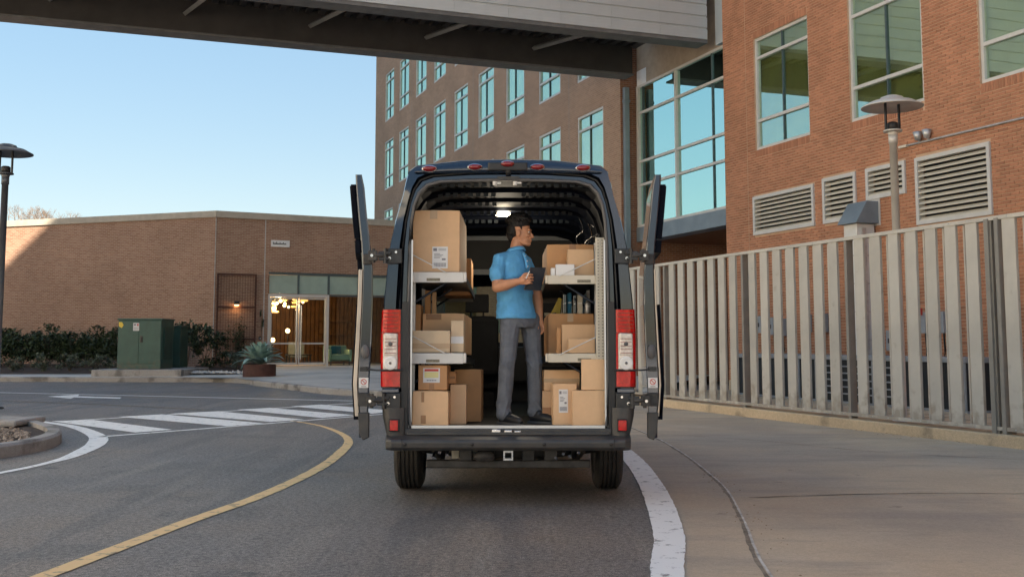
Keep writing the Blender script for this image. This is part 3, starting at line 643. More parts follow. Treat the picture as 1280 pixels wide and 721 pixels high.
# shop interior
m = MB()
m.quad((1, .2, .31), (13, .2, .31), (13, 8, .31), (1, 8, .31)); m.quad((1, 8, 4.1), (13, 8, 4.1), (13, .2, 4.1), (1, .2, 4.1)); m.quad((1, 8, .3), (1, .2, .3), (1, .2, 4.1), (1, 8, 4.1)); m.quad((13, .2, .3), (13, 8, .3), (13, 8, 4.1), (13, .2, 4.1)); m.quad((1, .2, 4.1), (2.16, .2, 4.1), (2.16, .2, .3), (1, .2, .3))
R_(m.build('shop_room', 'rust', lb))
m = MB()
x = 3.6
while x < 9.5: m.box(x, x+.16, 5.6, 5.7, .31, 3.4); x += .2
R_(m.build('shop_panelling', 'panelwood', lb))
m = MB(); m.box(3.2, 9.6, 5.7, 5.9, .31, 4.0); R_(m.build('shop_partition', 'panelwood', lb))
m = MB(); m.box(6.0, 8.6, 5.2, 5.6, 1.0, 1.05); m.box(6.0, 8.6, 5.2, 5.6, 1.6, 1.65); m.box(6.0, 8.6, 5.2, 5.6, 2.2, 2.25); R_(m.build('shop_shelf', 'panelwood', lb))

def inR(x, y, z=0): return C0+Matrix.Rotation(TR, 3, 'Z') @ Vector((x, y, z))
ch = thing('chandelier', 'cluster chandelier of glowing bulbs and warm wooden shades behind the left entrance door', 'lamp', inR(2.95, 1.5, 4.1), TR)
m = MB(); b2 = MB(); rd = MB()
rd.tube([(0, 0, 0), (0, 0, -.9)], .02); rd.tube([(-.7, 0, -.9), (1.6, .2, -.95)], .02)
for k in range(34):
    t = random.random()**1.3; x = -.68+t*1.9; z = -1.0-random.random()*.75*(1-t*.6); y = random.uniform(-.5, .5)
    (m if k % 2 else b2).sphere((x, y, z), (random.uniform(.05, .075),)*3 if k % 2 else (.13, .07, .05), seg=8, rings=6)
    rd.tube([(x, y, z), (x*.8, 0, -.9)], .006, 4)
m.build('bulb', 'bulb', ch); b2.build('lamp_shade', 'woodlamp', ch); rd.build('rod', 'blackmetal', ch)
def point(name, loc, e, col, r=.15):
    l = bpy.data.lights.new(name, 'POINT'); l.energy = e; l.color = col; l.shadow_soft_size = r; o = bpy.data.objects.new(name, l); C.objects.link(o); o.location = loc; return o
o = point('chandelier_light', (0, 0, -1.3), 55, (1, .62, .3)); o.parent = ch
for (x, y, z, lab) in ((3.0, 2.4, 1.35, 'small glowing table lamp seen through the left leaf of the entrance door'), (3.75, 2.8, 1.75, 'small orange pendant seen through the right leaf of the entrance door')):
    t = thing('table_lamp', lab, 'lamp', inR(x, y, .31), TR, 'small lamps inside the shop')
    m = MB(); m.lathe([(.0, .0), (.14, 0), (.14, .02), (.02, .04), (.02, z-.5)]); m.build('lamp_base', 'blackmetal', t)
    m = MB(); m.sphere((0, 0, z-.31), .1, seg=10, rings=6); m.build('bulb', 'bulb', t)
t = thing('armchair', 'mint green armchair with a blue cushion behind the shop window', 'armchair', inR(5.35, .75, .31), TR)
m = MB(); m.box(-.38, .38, -.35, .35, .2, .45); m.build('seat', 'mint', t, bevel=.04)
m = MB(); m.box(-.5, -.382, -.38, .4, .15, .65); m.box(.382, .5, -.38, .4, .15, .65); m.build('armrest', 'mint', t, bevel=.04)
m = MB(); m.box(-.5, .5, .36, .52, .15, .82); m.build('backrest', 'mint', t, bevel=.05)
m = MB(); [m.box(a-.02, a+.02, b-.02, b+.02, 0, .15) for a in (-.4, .4) for b in (-.3, .4)]; m.build('leg', 'blackmetal', t)
m = MB(); m.box(-.22, .22, .2, .32, .45, .8); tag(m.build('cushion', 'bluecushion', t, bevel=.05), 'blue cushion')
t = thing('shop_table', 'dark low table between the grey chair and the glass door inside the shop', 'table', inR(3.9, 1.6, .31), TR)
m = MB(); m.box(-.5, .5, -.3, .3, .40, .45); m.build('tabletop', 'blackmetal', t); m = MB(); [m.box(a-.02, a+.02, b-.02, b+.02, 0, .4) for a in (-.45, .45) for b in (-.25, .25)]; m.build('leg', 'blackmetal', t)
t = thing('side_chair', 'grey low chair standing behind the right leaf of the entrance door', 'chair', inR(4.1, 2.3, .31), TR)
m = MB(); m.box(-.35, .35, -.3, .3, .3, .45); m.build('seat', 'box_grey', t, bevel=.04); m = MB(); m.box(-.35, .35, .3, .4, .3, .95); m.build('backrest', 'box_grey', t, bevel=.04); m = MB(); [m.box(a-.02, a+.02, b-.02, b+.02, 0, .3) for a in (-.3, .3) for b in (-.25, .3)]; m.build('leg', 'blackmetal', t)
# wall sign, trellis with lamp
t = thing('wall_sign', 'small white rectangular sign with one dark line of script high on the brown brick wall', 'sign', inR(2.60, -.03, 5.1), TR)
m = MB(); m.box(-.38, .38, -.02, .025, 0, .27); m.build('plate', 'white', t, bevel=.005)
m = MB(); x = -.31
for hgt in (.09, .05, .06, .10, .05, .05, .08, .05, .05, .09, .05, .06): m.box(x, x+.03, -.026, -.0205, .10, .10+hgt); m.box(x, x+.042, -.0262, -.0207, .10, .115); x += .046
m.build('lettering', 'blackmetal', t)
t = thing('wall_trellis', 'dark rusty metal trellis frame on the brown brick wall left of the shop entrance', 'trellis', inR(.1, -.08, 0), TR)
m = MB(); m.box(0, .06, -.04, .04, .3, 3.97); m.box(1.50, 1.56, -.04, .04, .3, 3.97)
for z in (3.91, 2.62, 1.35): m.box(.06, 1.50, -.035, .035, z, z+.06)
m.build('frame', 'rust', t)
m = MB()
for k in range(14): m.box(.06+k*.105, .066+k*.105, -.01, .0, .3, 3.9)
for k in range(24): m.box(.06, 1.5, -.012, -.002, .4+k*.15, .406+k*.15)
tag(m.build('wire_mesh', 'rust', t), kind='stuff')
t = thing('wall_lamp', 'small black wall lamp glowing orange on the trellis frame', 'lamp', inR(.87, -.1, 2.68), TR)
m = MB(); m.box(-.10, .10, -.10, .0, .05, .2); m.build('housing', 'blackmetal', t, bevel=.01); m = MB(); m.box(-.08, .08, -.09, -.01, .03, .048); m.build('lens', 'bulb', t)
o = point('wall_lamp_light', (0, -.09, -.02), 1.2, (1, .5, .2), .04); o.parent = t
t = thing('wall_intercom', 'tiny black intercom box on the brick beside the shop entrance', 'intercom', inR(1.86, -.03, 1.35), TR)
m = MB(); m.box(-.05, .05, -.03, .03, 0, .14); m.build('case', 'blackmetal', t); m = MB(); m.box(-.03, .03, -.034, -.0305, .03, .09); m.build('grille', 'box_grey', t)

# ---- unseen stone building added left of and behind the camera to bounce sunlight
ob = thing('bounce_building', 'added unseen stone block left of the camera that bounces sunlight into the shade', 'building', (-40, -62, 0), R(90))
oh = [(x, x+1.8, z, z+2.2) for z in (1.2, 5.4, 9.6, 13.8, 18.0) for x in [2.5+4.2*i for i in range(19)]]
m = MB(); wall_cells(m, 0, 84, 0, 24, oh); reveals(m, oh, 0, .25); m.build('wall', mat('bounce_stone', (.62, .55, .44), .8, var=.08), ob)
m = MB(); m.box(0, 84, .01, 14, 23.9, 24.3); m.quad((84, 0, 0), (84, 14, 0), (84, 14, 23.9), (84, 0, 23.9)); m.build('roof', 'coping', ob)
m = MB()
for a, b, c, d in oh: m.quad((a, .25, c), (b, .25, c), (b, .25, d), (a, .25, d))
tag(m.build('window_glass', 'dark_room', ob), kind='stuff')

# ------------------------------------------------------------------ planting
def leaf_cloud(m, n, c, r, size, shell=.5, flat=0):
    clumps = [(Vector((random.gauss(0, .5), random.gauss(0, .5), random.gauss(0, .45)))) for _ in range(max(4, n//45))]
    for _ in range(n):
        q = random.choice(clumps)+Vector((random.gauss(0, .18), random.gauss(0, .18), random.gauss(0, .18)))
        if q.length > 1.15: q = q.normalized()*random.uniform(.8, 1.12)
        p = Vector((c[0]+q.x*r[0], c[1]+q.y*r[1], max(c[2]+q.z*r[2], c[2]-r[2])))
        E = Euler((random.uniform(-1, 1), random.uniform(-1, 1), random.random()*6.28)).to_matrix()
        s = size*random.uniform(.6, 1.3); a = E @ Vector((s, 0, 0)); b = E @ Vector((0, s*.38, 0)); k = E @ Vector((0, 0, s*.15))
        m.add([p-a, p+b+k, p+a, p-b+k], [(0, 1, 2, 3)])
def stems(m, c, h, r, n=5, rad=.015):
    for k in range(n):
        q = 6.28*k/n+random.random(); e = Vector((math.cos(q)*r, math.sin(q)*r, h*random.uniform(.7, 1)))
        m.tube([(c[0], c[1], c[2]), (c[0]+e.x*.3, c[1]+e.y*.3, c[2]+e.z*.5), (c[0]+e.x, c[1]+e.y, c[2]+e.z)], [rad, rad*.7, rad*.3], 5)
        for j in range(2):
            f = Vector((random.uniform(-.5, .5)*r, random.uniform(-.5, .5)*r, h*.3)); m.tube([(c[0]+e.x*.5, c[1]+e.y*.5, c[2]+e.z*.6), (c[0]+e.x*.5+f.x, c[1]+e.y*.5+f.y, c[2]+e.z*.6+f.z)], [rad*.5, rad*.2], 4)
def shrub(name, label, loc, r, h, n, size, mt, cat='shrub', group=None, base=.1):
    t = thing(name, label, cat, loc, 0, group)
    m = MB(); leaf_cloud(m, n, (0, 0, base+(h-base)/2), (r[0], r[1], (h-base)/2), size); m.build('foliage', mt, t)
    m = MB(); stems(m, (0, 0, 0), h*.8, min(r)*.8); m.build('stem', 'bark', t); return t
m = MB(); m.add([(-40, 39.5, .19), (-16.5, 37.0, .19), (-13.7, 36.9, .2), (-13.2, 42.5, .36), (-22, 46.4, .36), (-40, 53, .36)], [(0, 1, 2, 3, 4, 5)]); tag(m.build('planting_bed', 'mulch'), kind='structure')
m = MB(); m.add([(-10.75, 36.2, .225), (-9.6, 36.2, .225), (-8.7, 37.4, .235), (-9.7, 43.2, .37), (-11.6, 42.4, .37), (-12.2, 42.0, .37)], [(0, 1, 2, 3, 4, 5)]); tag(m.build('planting_bed', 'mulch'), kind='structure')
wh = lambda i, n: ['first', 'second', 'third', 'fourth', 'fifth', 'sixth', 'seventh', 'eighth', 'ninth'][i]
hx = [-20.3, -19.2, -18.1, -17.0, -15.9, -14.8, -13.8]
for i, x in enumerate(hx):
    y = 41.2-(x+14)*.28
    shrub('hedge_shrub', '%s of the dark leafy hedge shrubs along the brick wall, counted from the lamp post' % wh(i, 7), (x, y, .28), (.74, .5), 1.50+.2*random.random(), 2100, .085, 'leaf', group='dark hedge shrubs along the low brick wall')
for i, x in enumerate([-19.0, -18.0, -16.8, -15.8, -14.8, -13.9]):
    y = 38.6-(x+14)*.15
    shrub('low_shrub', '%s of the low grey-green tufts in front of the hedge, counted from the lamp post' % wh(i, 6), (x, y, .21), (.5, .4), .55+.15*random.random(), 420, .06, 'leaf_grey', group='low tufts in front of the hedge', base=.02)
shrub('shrub', 'loose dark shrub with pale bare stems just right of the green transformer', (-11.35, 40.2, .3), (.72, .5), 1.6, 900, .09, 'leaf', base=.6)
shrub('shrub', 'dark shrub half hidden behind the green transformer', (-12.2, 40.8, .3), (.6, .5), 1.75, 800, .09, 'leaf', base=.3)
shrub('shrub', 'low dark shrub at the foot of the rusty trellis', (-10.7, 40.4, .3), (.9, .5), .62, 650, .07, 'leaf', base=.02)
shrub('shrub', 'brownish ground plant between the trellis and the agave', (-9.8, 39.5, .28), (.6, .5), .75, 450, .06, 'leaf_grey', base=.02)
vt = thing('climbing_vine', 'thin green vine climbing the lower half of the rusty trellis', 'vine', inR(.95, -.16, .3), TR)
m = MB(); leaf_cloud(m, 420, (0, 0, 1.0), (.45, .06, 1.0), .06); m.build('foliage', 'leaf', vt); m = MB(); stems(m, (0, 0, 0), 1.8, .25, 4, .012); m.build('stem', 'bark', vt)
vt = thing('climbing_vine', 'narrow vine on the brick strip left of the entrance door', 'vine', inR(1.9, -.08, 1.6), TR)
m = MB(); leaf_cloud(m, 120, (0, 0, .45), (.07, .04, .5), .05); m.build('foliage', 'leaf', vt); m = MB(); stems(m, (0, 0, -.2), 1.1, .05, 3, .008); m.build('stem', 'bark', vt)
def gs():
    return random.uniform(-11.0, -8.9), random.uniform(36.3, 37.3), .235
stones(260, gs, 'whitestone', 'white_rocks', 'scattered white pebbles in the bed between the transformer and the agave', .02, .09)
# agave in a rusty pot
ag = thing('agave', 'blue-green agave rosette with pointed leaves, growing in the round rusty planter', 'plant', (-8.10, 34.9, .53))
lm = []
for q in range(3):
    m = MB(); n = 9; L = [1.0, 1.1, .88][q]; vs = []
    for i in range(n+1):
        t = i/n; wd = (.05+.09*math.sin(min(1, t*1.6)*math.pi*.62))*(1-t**3)*.9 if i < n else 0.001
        x = L*t*(.92-.1*t*t); z = L*(.62*t-.50*t*t*[.7, 1.1, .3][q])
        vs += [(x, -wd, z+wd*.45), (x, 0, z), (x, wd, z+wd*.45)]
    m.add(vs, [(3*i+j, 3*i+3+j, 3*i+4+j, 3*i+1+j) for i in range(n) for j in (0, 1)], 0, True); lm.append(m.mesh('leaf', 'agave'))
for k in range(64):
    el = (k/64)**.8; inst('leaf', lm[k % 3], ag, (0, 0, .02+.12*el), (0, R(18-75*el), k*2.39996+random.uniform(-.1, .1)), (1.05-.3*el,)*3)
pt = thing('planter', 'low round rusty steel planter on the sidewalk holding the agave', 'planter', (-8.10, 34.9, .16))
m = MB(); m.lathe([(0, 0), (.52, 0), (.52, .40), (.49, .40), (.49, .34), (0, .34)], seg=32, smooth=False); m.build('pot', 'rust', pt)
m = MB(); m.lathe([(0.001, .37), (.488, .355)], seg=24); m.build('soil', 'mulch', pt)
# bare tree beyond the roof
bt_ = thing('bare_tree', 'leafless tree top showing above the low brick roof at the far left', 'tree', (-25.2, 57, 0))
m = MB()
def branch(p, d, L, r, lv):
    e = p+d*L; m.tube([p, (p+e)/2+Vector((random.uniform(-.1, .1), random.uniform(-.1, .1), 0))*L*.3, e], [r, r*.8, r*.6], 5 if lv < 3 else 3, caps=False)
    if lv < 6:
        for _ in range(3 if lv < 5 else 4):
            q = (d+Vector((random.gauss(0, .5), random.gauss(0, .5), random.gauss(.1, .3)))).normalized(); branch(e, q, L*.68, r*.58, lv+1)
branch(Vector((0, 0, 0)), Vector((0, 0, 1)), 3.0, .16, 0); m.build('trunk', 'bark', bt_)

# ------------------------------------------------------------------ green transformer on a pad
m = MB(); m.box(-13.67, -10.75, 35.35, 38.6, .05, .375); tag(m.build('transformer_pad', 'kerbgrey', bevel=.02), kind='structure')
tr = thing('transformer_cabinet', 'dark green steel transformer cabinet with two doors and a white notice, on a concrete pad', 'transformer', (-12.46, 36.3, .376))
m = MB(); m.box(-.73, .73, 0, 1.3, 0, 1.62); m.build('body', 'green_box', tr, bevel=.012)
m = MB(); m.box(-.76, .76, -.03, 1.33, 1.622, 1.68); m.build('lid', 'green_box', tr, bevel=.015)
for x0, x1 in ((-.71, -.025), (-.015, .71)):
    m = MB(); m.box(x0, x1, -.022, -.002, .18, 1.60); m.build('door', 'green_box', tr, bevel=.006)
m = MB(); m.box(-.71, .71, -.012, -.002, .02, .165); m.build('sill_panel', 'green_box', tr)
m = MB(); m.box(.04, .09, -.06, -.024, .92, 1.06); m.box(.02, .12, -.035, -.024, .88, 1.1); m.build('handle', 'blackmetal', tr, bevel=.005)
m = MB(); m.box(-.22, -.02, -.0265, -.0235, 1.27, 1.53); n_ = m.build('notice', 'white', tr)
m = MB(); m.box(-.20, -.12, -.0285, -.027, 1.44, 1.5, 0); [m.box(-.2, -.04, -.0285, -.027, 1.30+k*.035, 1.312+k*.035, 0) for k in range(3)]; m.box(-.09, -.04, -.0285, -.027, 1.43, 1.5, 1); m.build('lettering', ['print', 'red'], n_)
m = MB(); m.prism([(-.70, 1.42), (-.60, 1.36), (-.54, 1.46), (-.60, 1.56), (-.70, 1.56)], 0, .003, X=Matrix.Translation((0, -.024, 0)) @ Matrix.Rotation(R(90), 4, 'X')); m.build('warning_sticker', 'yellow', tr)
m = MB(); m.box(.732, .76, .25, 1.1, .3, 1.4); m.build('side_radiator', 'green_dark', tr)
tr2 = thing('switch_cabinet', 'narrower dark green cabinet peeking out behind the right side of the transformer', 'cabinet', (-11.75, 38.2, .376))
m = MB(); m.box(-.3, .08, 0, .9, 0, 1.42); m.build('body', 'green_dark', tr2, bevel=.012); m = MB(); m.box(-.33, .11, -.03, .93, 1.422, 1.47); m.build('lid', 'green_dark', tr2, bevel=.01); m = MB(); m.box(-.28, .06, -.02, -.002, .1, 1.38); m.build('door', 'green_dark', tr2, bevel=.005)

# ------------------------------------------------------------------ slatted fence
fc = thing('slatted_fence', 'tall fence of pale grey-beige vertical metal slats on a low concrete kerb along the driveway', 'fence', F0, TH)
FX0, FX1 = -11.3, 8.6
m = MB(); m.box(FX0, FX1, -.03, .09, 2.80, 2.85); m.build('top_rail', 'fence', fc)
m = MB(); m.box(FX0, FX1, -.03, .09, .19, .235); m.build('bottom_rail', 'fence', fc)
sl = MB(); sl.box(-.102, .102, -.022, -.002, .236, 2.798); sl.box(-.102, -.094, -.001, .018, .236, 2.798); sl.box(.094, .102, -.001, .018, .236, 2.798); sm_ = sl.mesh('slat', 'fence')
rd = MB(); rd.box(-.014, .014, .035, .06, .236, 2.798); rm_ = rd.mesh('rod', 'fence')
po = MB(); po.box(-.03, .03, -.02, .10, .15, 2.80); pm_ = po.mesh('post', 'fence_dark')
x = -.97-2.87*4
while x < FX1:
    if x > FX0: inst('post', pm_, fc, (x, 0, 0))
    for k in range(7):
        xs_ = x+.31+k*.375
        if FX0 < xs_ < FX1: inst('slat', sm_, fc, (xs_+random.uniform(-.004, .004), random.uniform(-.003, .003), 0), (0, 0, R(random.uniform(-2, 2))))
        if k < 6 and FX0 < xs_+.2 < FX1: inst('rod', rm_, fc, (xs_+.1875, 0, 0))
    x += 2.87
m = MB()
for k in range(60):
    xk = -11+k*.33
    for z in (2.825, .212): m.lathe([(.001, .006), (.009, .004), (.010, 0)], seg=6, X=Matrix.Translation((xk, -.031, z)) @ Matrix.Rotation(R(90), 4, 'X'))
tag(m.build('rail_fixing', 'galv', fc), kind='stuff')
m = MB(); m.box(1.83, 1.90, -.045, .12, .0, 2.82); m.box(2.0, 2.06, -.045, .12, .0, 2.82); m.build('gate_post', 'fence_dark', fc)
c_ = [at(s_, 0.10, 0, F0) for s_ in (-12, -8, -4, 0, 4, 8, 11.8)]
kb = MB(); kb.box(FX0-.3, FX1, -.14, .16, -.02, .152); o = kb.build('fence_kerb', 'kerb', loc=F0, bevel=.015); o.rotation_euler.z = TH; tag(o, kind='structure')
m = MB(); m.box(-12.5, 12, .17, 5.0, -.02, .02); o = m.build('service_yard', 'kerb', loc=F0); o.rotation_euler.z = TH; tag(o, kind='structure')

# ------------------------------------------------------------------ things on the right wall and in the yard
t = thing('exhaust_hood', 'blue-grey sloped exhaust hood on a tall white duct against the orange brick wall', 'exhaust hood', at(6.65, 0, 0), TH)
m = MB(); X = Matrix()
m.add([(-.32, -.62, 3.80), (.32, -.62, 3.80), (.32, -.02, 3.80), (-.32, -.02, 3.80), (-.32, -.32, 4.28), (.32, -.32, 4.28), (.32, -.02, 4.28), (-.32, -.02, 4.28)],
      [(0, 3, 2, 1), (4, 5, 6, 7), (0, 1, 5, 4), (1, 2, 6, 5), (2, 3, 7, 6), (3, 0, 4, 7)]); m.build('hood', 'blue_steel', t, bevel=.01)
m = MB(); m.box(-.36, .36, -.018, 0, 3.76, 4.34); m.build('backplate', 'frame', t)
m = MB(); m.box(-.24, .2, -.50, -.05, .9, 3.79); m.build('duct', 'shelf', t)
m = MB(); [m.box(-.25, .21, -.51, -.04, z, z+.03) for z in (1.3, 1.9, 2.5, 3.1)]; m.box(.215, .25, -.4, -.3, .9, 3.7); m.build('duct_band', 'galv', t)
t = thing('wall_floodlight', 'pair of small grey floodlights on a conduit running along the orange brick wall', 'floodlight', at(4.79, 0, 5.34), TH)
m = MB(); m.tube([(-.75, -.03, -.02), (6, -.03, -.06)], .022, 6); m.build('conduit', 'galv', t)
m = MB(); m.box(-.80, -.55, -.07, -.01, -.05, .0); m.build('junction_box', 'cream', t)
for x in (-.18, .08):
    m = MB(); m.lathe([(0.001, 0), (.055, 0), (.10, .17), (.095, .17), (0.001, .12)], (x, -.09, .02), 10); m.tube([(x, -.03, -.02), (x, -.09, .03)], .02, 6); m.build('floodlight_head', 'galv', t)
un = thing('ventilation_unit', 'long low grey ventilation unit with dark louvres behind the fence', 'ventilation unit', at(6.6, 1.1, 0), TH)
m = MB(); m.box(-3.7, 3.8, .0, .8, .06, .9); m.build('casing', 'unit_dark', un)
m = MB(); m.box(-3.72, 3.82, -.04, .84, .905, 1.0); m.build('top', 'box_grey', un, bevel=.01)
m = MB(); m.box(-3.72, 3.82, -.03, .82, .02, .058); m.build('base', 'box_grey', un)
for k in range(13):
    x = -3.7+k*.62; m = MB(); m.box(x, x+.05, -.03, -.002, .06, .9); m.build('mullion', 'box_grey', un)
for z in (.2, .34, .48, .62, .76):
    m = MB(); m.box(-.6, 2.0, -.028, -.003, z, z+.03); m.build('grille_bar', 'box_grey', un)
ub = MB(); ub.box(-.11, .11, -.15, 0, 0, .42); ume = ub.mesh('case', 'box_grey')
labs = ['leftmost grey electrical box on the brick wall behind the fence', 'second small grey electrical box from the left behind the fence', 'third small grey electrical box from the left behind the fence', 'white electrical box left of the duct behind the fence', 'white electrical box nearest the duct on its left', 'grey electrical box between the duct and the lamp post', 'grey switch box with a red lever right of the lamp post', 'grey switch box beside the red-lever one', 'switch box with a red lever behind the right end of the fence']
for i, (s_, z) in enumerate([(10.82, 1.5), (10.3, 1.45), (9.9, 1.42), (8.92, 1.5), (8.29, 1.5), (5.95, 1.1), (4.99, 1.45), (4.48, 1.45), (2.95, 1.42)]):
    t = thing('electrical_box', labs[i], 'electrical box', at(s_, .01, z), TH, 'electrical boxes on the brick wall behind the fence')
    inst('case', ume, t)
    m = MB(); m.tube([(0, -.05, 0), (.02, -.05, -.35), (-.02, -.05, -.5)], .018, 6); m.build('cable', 'blackmetal', t)
    if i in (6, 8): m = MB(); m.box(.0, .05, -.2, -.151, .36, .5); m.build('lever', 'red', t)
    else: m = MB(); m.box(-.03, .03, -.17, -.151, .15, .25); m.build('latch', 'blackmetal', t)

# ------------------------------------------------------------------ street lamps
def lamp(label, loc, H, rz=0, lm='lamp_grey'):
    t = thing('street_lamp', label, 'street lamp', loc, rz, 'street lamps with flat disc heads')
    m = MB(); m.lathe([(0, 0), (.16, 0), (.16, .03), (.068, .05), (.062, H-.80), (.072, H-.80), (.072, H-.66), (0.001, H-.66)], seg=20); m.build('post', lm, t)
    m = MB(); m.lathe([(0.001, H-.60), (.15, H-.60), (.15, H-.575), (.0, H-.575)], seg=24); m.lathe([(.072, H-.66), (.085, H-.61)], seg=16); m.build('collar', lm, t)
    m = MB(); m.lathe([(0.001, H-.574), (.088, H-.574), (.088, H-.46), (.06, H-.44), (0.001, H-.44)], seg=16); m.build('lamp_housing', 'black', t)
    for s_ in (-1, 1): m = MB(); m.box(s_*.135-.012, s_*.135+.012, -.02, .02, H-.60, H-.13); m.build('arm', 'black', t)
    m = MB(); m.lathe([(0.001, H-.115), (.30, H-.135), (.49, H-.20), (.495, H-.185), (.34, H-.10), (.19, H-.075), (.18, H-.03), (.10, H), (0.001, H+.003)], seg=40); m.build('disc_shade', lm, t)
    return t
lamp('grey street lamp with a flat disc head standing behind the slatted fence', (6.26, 17.5, 0), 5.31, R(20))
lamp('street lamp, darkened as a silhouette against the sky, with a flat disc head at the far left edge', (-9.95, 21.0, 0), 5.15, R(-10), 'lamp_backlit')

# ------------------------------------------------------------------ the van (local: x right, y forward from the rear face, z up; load floor falls gently forward)
TI = .028
vn = thing('delivery_van', 'dark blue high-roof delivery van with both rear doors folded open, full of cardboard boxes', 'van', (-.03, 8.7, 0))
OUT = [(.91, .44), (.960, .53), (.995, .70), (1.012, .95), (1.017, 1.32), (1.005, 1.60), (.962, 2.05), (.912, 2.28), (.858, 2.47), (.836, 2.58), (.815, 2.665), (.755, 2.712), (.38, 2.755), (0, 2.765)]
OPN = [(.775, .615), (.785, .66), (.79, .80), (.795, 1.0), (.80, 1.32), (.80, 1.60), (.795, 2.05), (.785, 2.25), (.765, 2.38), (.725, 2.48), (.66, 2.545), (.55, 2.575), (.30, 2.585), (0, 2.59)]
def full(P): return [(-x, z) for x, z in P]+[(x, z) for x, z in reversed(P[:-1])]
FO, FP = full(OUT), full(OPN); N = len(FO)
sty = [(.03, 2.765, 1), (.12, 2.765, 1), (.62, 2.765, 1), (1.42, 2.765, 1), (2.4, 2.765, 1), (3.6, 2.75, 1), (3.95, 2.70, 1), (4.5, 2.40, .98), (4.75, 2.10, .97), (5.35, 1.42, .95), (5.75, 1.15, .88), (5.95, .95, .78)]
m = MB(); ws = MB(); sg = MB(); vs = []
for y, zt, xs_ in sty:
    for x, z in FO:
        zz = z if z < .9 else .9+(z-.9)*(zt-.9)/(2.765-.9)
        vs.append((x*xs_, y, zz))
bf, wf, gf = [], [], []
for i in range(len(sty)-1):
    for j in range(N-1):
        f = (i*N+j, i*N+j+1, (i+1)*N+j+1, (i+1)*N+j); side = j if j < N//2 else N-2-j
        if i == 2 and side <= 1: continue                      # rear wheel arches
        if i in (8,) and side >= 8: wf.append(f); continue
        if i in (5, 6) and side in (4, 5): gf.append(f); continue
        bf.append(f)
m.add(vs, bf, 0, True); m.add(vs[-N:], [tuple(range(N))])
o = m.build('body', ['van'], vn, tilt=TI)
m = MB(); m.add(vs, wf, 0, True); m.build('windscreen', glass_mat('screen_glass', (.8, .9, .9), .08, (.45, .55, .5)), vn, tilt=TI)
m = MB(); m.add(vs, gf, 0, True); m.build('side_window', glass_mat('cab_glass', (.8, .9, .9), .10, (.35, .42, .40)), vn, tilt=TI)
# rear frame: painted pillar, dark channel, seal
def loop(t, y): return [((1-t)*a[0]+t*b[0], y, (1-t)*a[1]+t*b[1]) for a, b in zip(FO, FP)]
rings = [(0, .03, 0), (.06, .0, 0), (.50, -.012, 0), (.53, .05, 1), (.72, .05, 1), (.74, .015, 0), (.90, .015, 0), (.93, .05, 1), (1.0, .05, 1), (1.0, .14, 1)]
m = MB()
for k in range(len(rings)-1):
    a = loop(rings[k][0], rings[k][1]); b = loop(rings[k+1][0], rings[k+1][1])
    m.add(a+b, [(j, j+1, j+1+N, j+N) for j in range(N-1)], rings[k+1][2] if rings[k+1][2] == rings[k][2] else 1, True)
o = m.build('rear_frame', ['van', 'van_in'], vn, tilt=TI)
sp = loop(.985, .01); m = MB(); m.tube(sp, .013, 6); m.build('door_seal', 'seal', vn, tilt=TI)
sp = loop(.62, .03); m = MB(); m.tube(sp, .010, 6); m.build('door_seal', 'black', vn, tilt=TI)
m = MB()
for s_ in (-1, 1): m.box(s_*.778-.006, s_*.778+.006, .01, .03, .64, 2.1)
m.build('pillar_strip', 'alu', vn, tilt=TI)
# load space lining
INN = [(.88, .612), (.90, .66), (.915, .80), (.925, 1.0), (.93, 1.32), (.925, 1.60), (.90, 2.05), (.86, 2.28), (.81, 2.44), (.75, 2.53), (.67, 2.585), (.55, 2.615), (.30, 2.63), (0, 2.635)]
FI = full(INN); m = MB(); vs = []
for y in (.13, 1, 2, 3, 3.85):
    vs += [(x, y, z) for x, z in FI]
m.add(vs, [(i*N+j, (i+1)*N+j, (i+1)*N+j+1, i*N+j+1) for i in range(4) for j in range(N-1)], 0, False)
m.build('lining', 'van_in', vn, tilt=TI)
m = MB(); m.box(-.9, .9, .02, 5.2, .56, .612); m.build('load_floor', mat('load_floor_mat', (.020, .019, .018), .6, spec=.25, var=.3, nscale=10), vn, tilt=TI)
m = MB(); m.box(-.77, .77, .0, .022, .596, .618); m.build('sill_strip', 'alu', vn)
m = MB(); m.box(-.82, .82, -.03, .02, .545, .594); m.box(-.80, .80, -.06, -.031, .545, .57); m.build('rear_sill', 'trim', vn, bevel=.006)
m = MB(); m.box(-.13, -.06, -.045, -.031, .555, .59); m.box(-.03, .03, -.045, -.031, .56, .585); m.box(.05, .10, -.045, -.031, .555, .58); m.build('latch_striker', 'chrome', vn, bevel=.004)
# roof bows with punched boxes, wall posts
for y in (.22, .72, 1.25, 1.8, 2.4, 3.0, 3.55):
    m = MB(); a = [(x*.965, y, z-.03 if abs(x) < .7 else z) for x, z in FI[5:-5]]; k = len(a)
    b = [(x, y+.10, z) for x, _, z in a]; a2 = [(x*1.02, y-.03, z+.05) for x, _, z in a]; b2 = [(x*1.02, y+.13, z+.05) for x, _, z in a]
    m.add(a+b, [(i, i+1, k+i+1, k+i) for i in range(k-1)]); m.add(a+a2, [(i, k+i, k+i+1, i+1) for i in range(k-1)]); m.add(b+b2, [(i, i+1, k+i+1, k+i) for i in range(k-1)])
    m.build('roof_bow', 'van_in', vn, tilt=TI)
    if y < 2.5:
        m = MB()
        for i in range(19):
            x = -.60+i*.0667
            if abs(x) > .07: m.box(x-.02, x+.02, y-.012, y+.0, 2.565, 2.60)
        tag(m.build('punched_slot', M['slot'], vn, tilt=TI), kind='stuff')
m = MB()
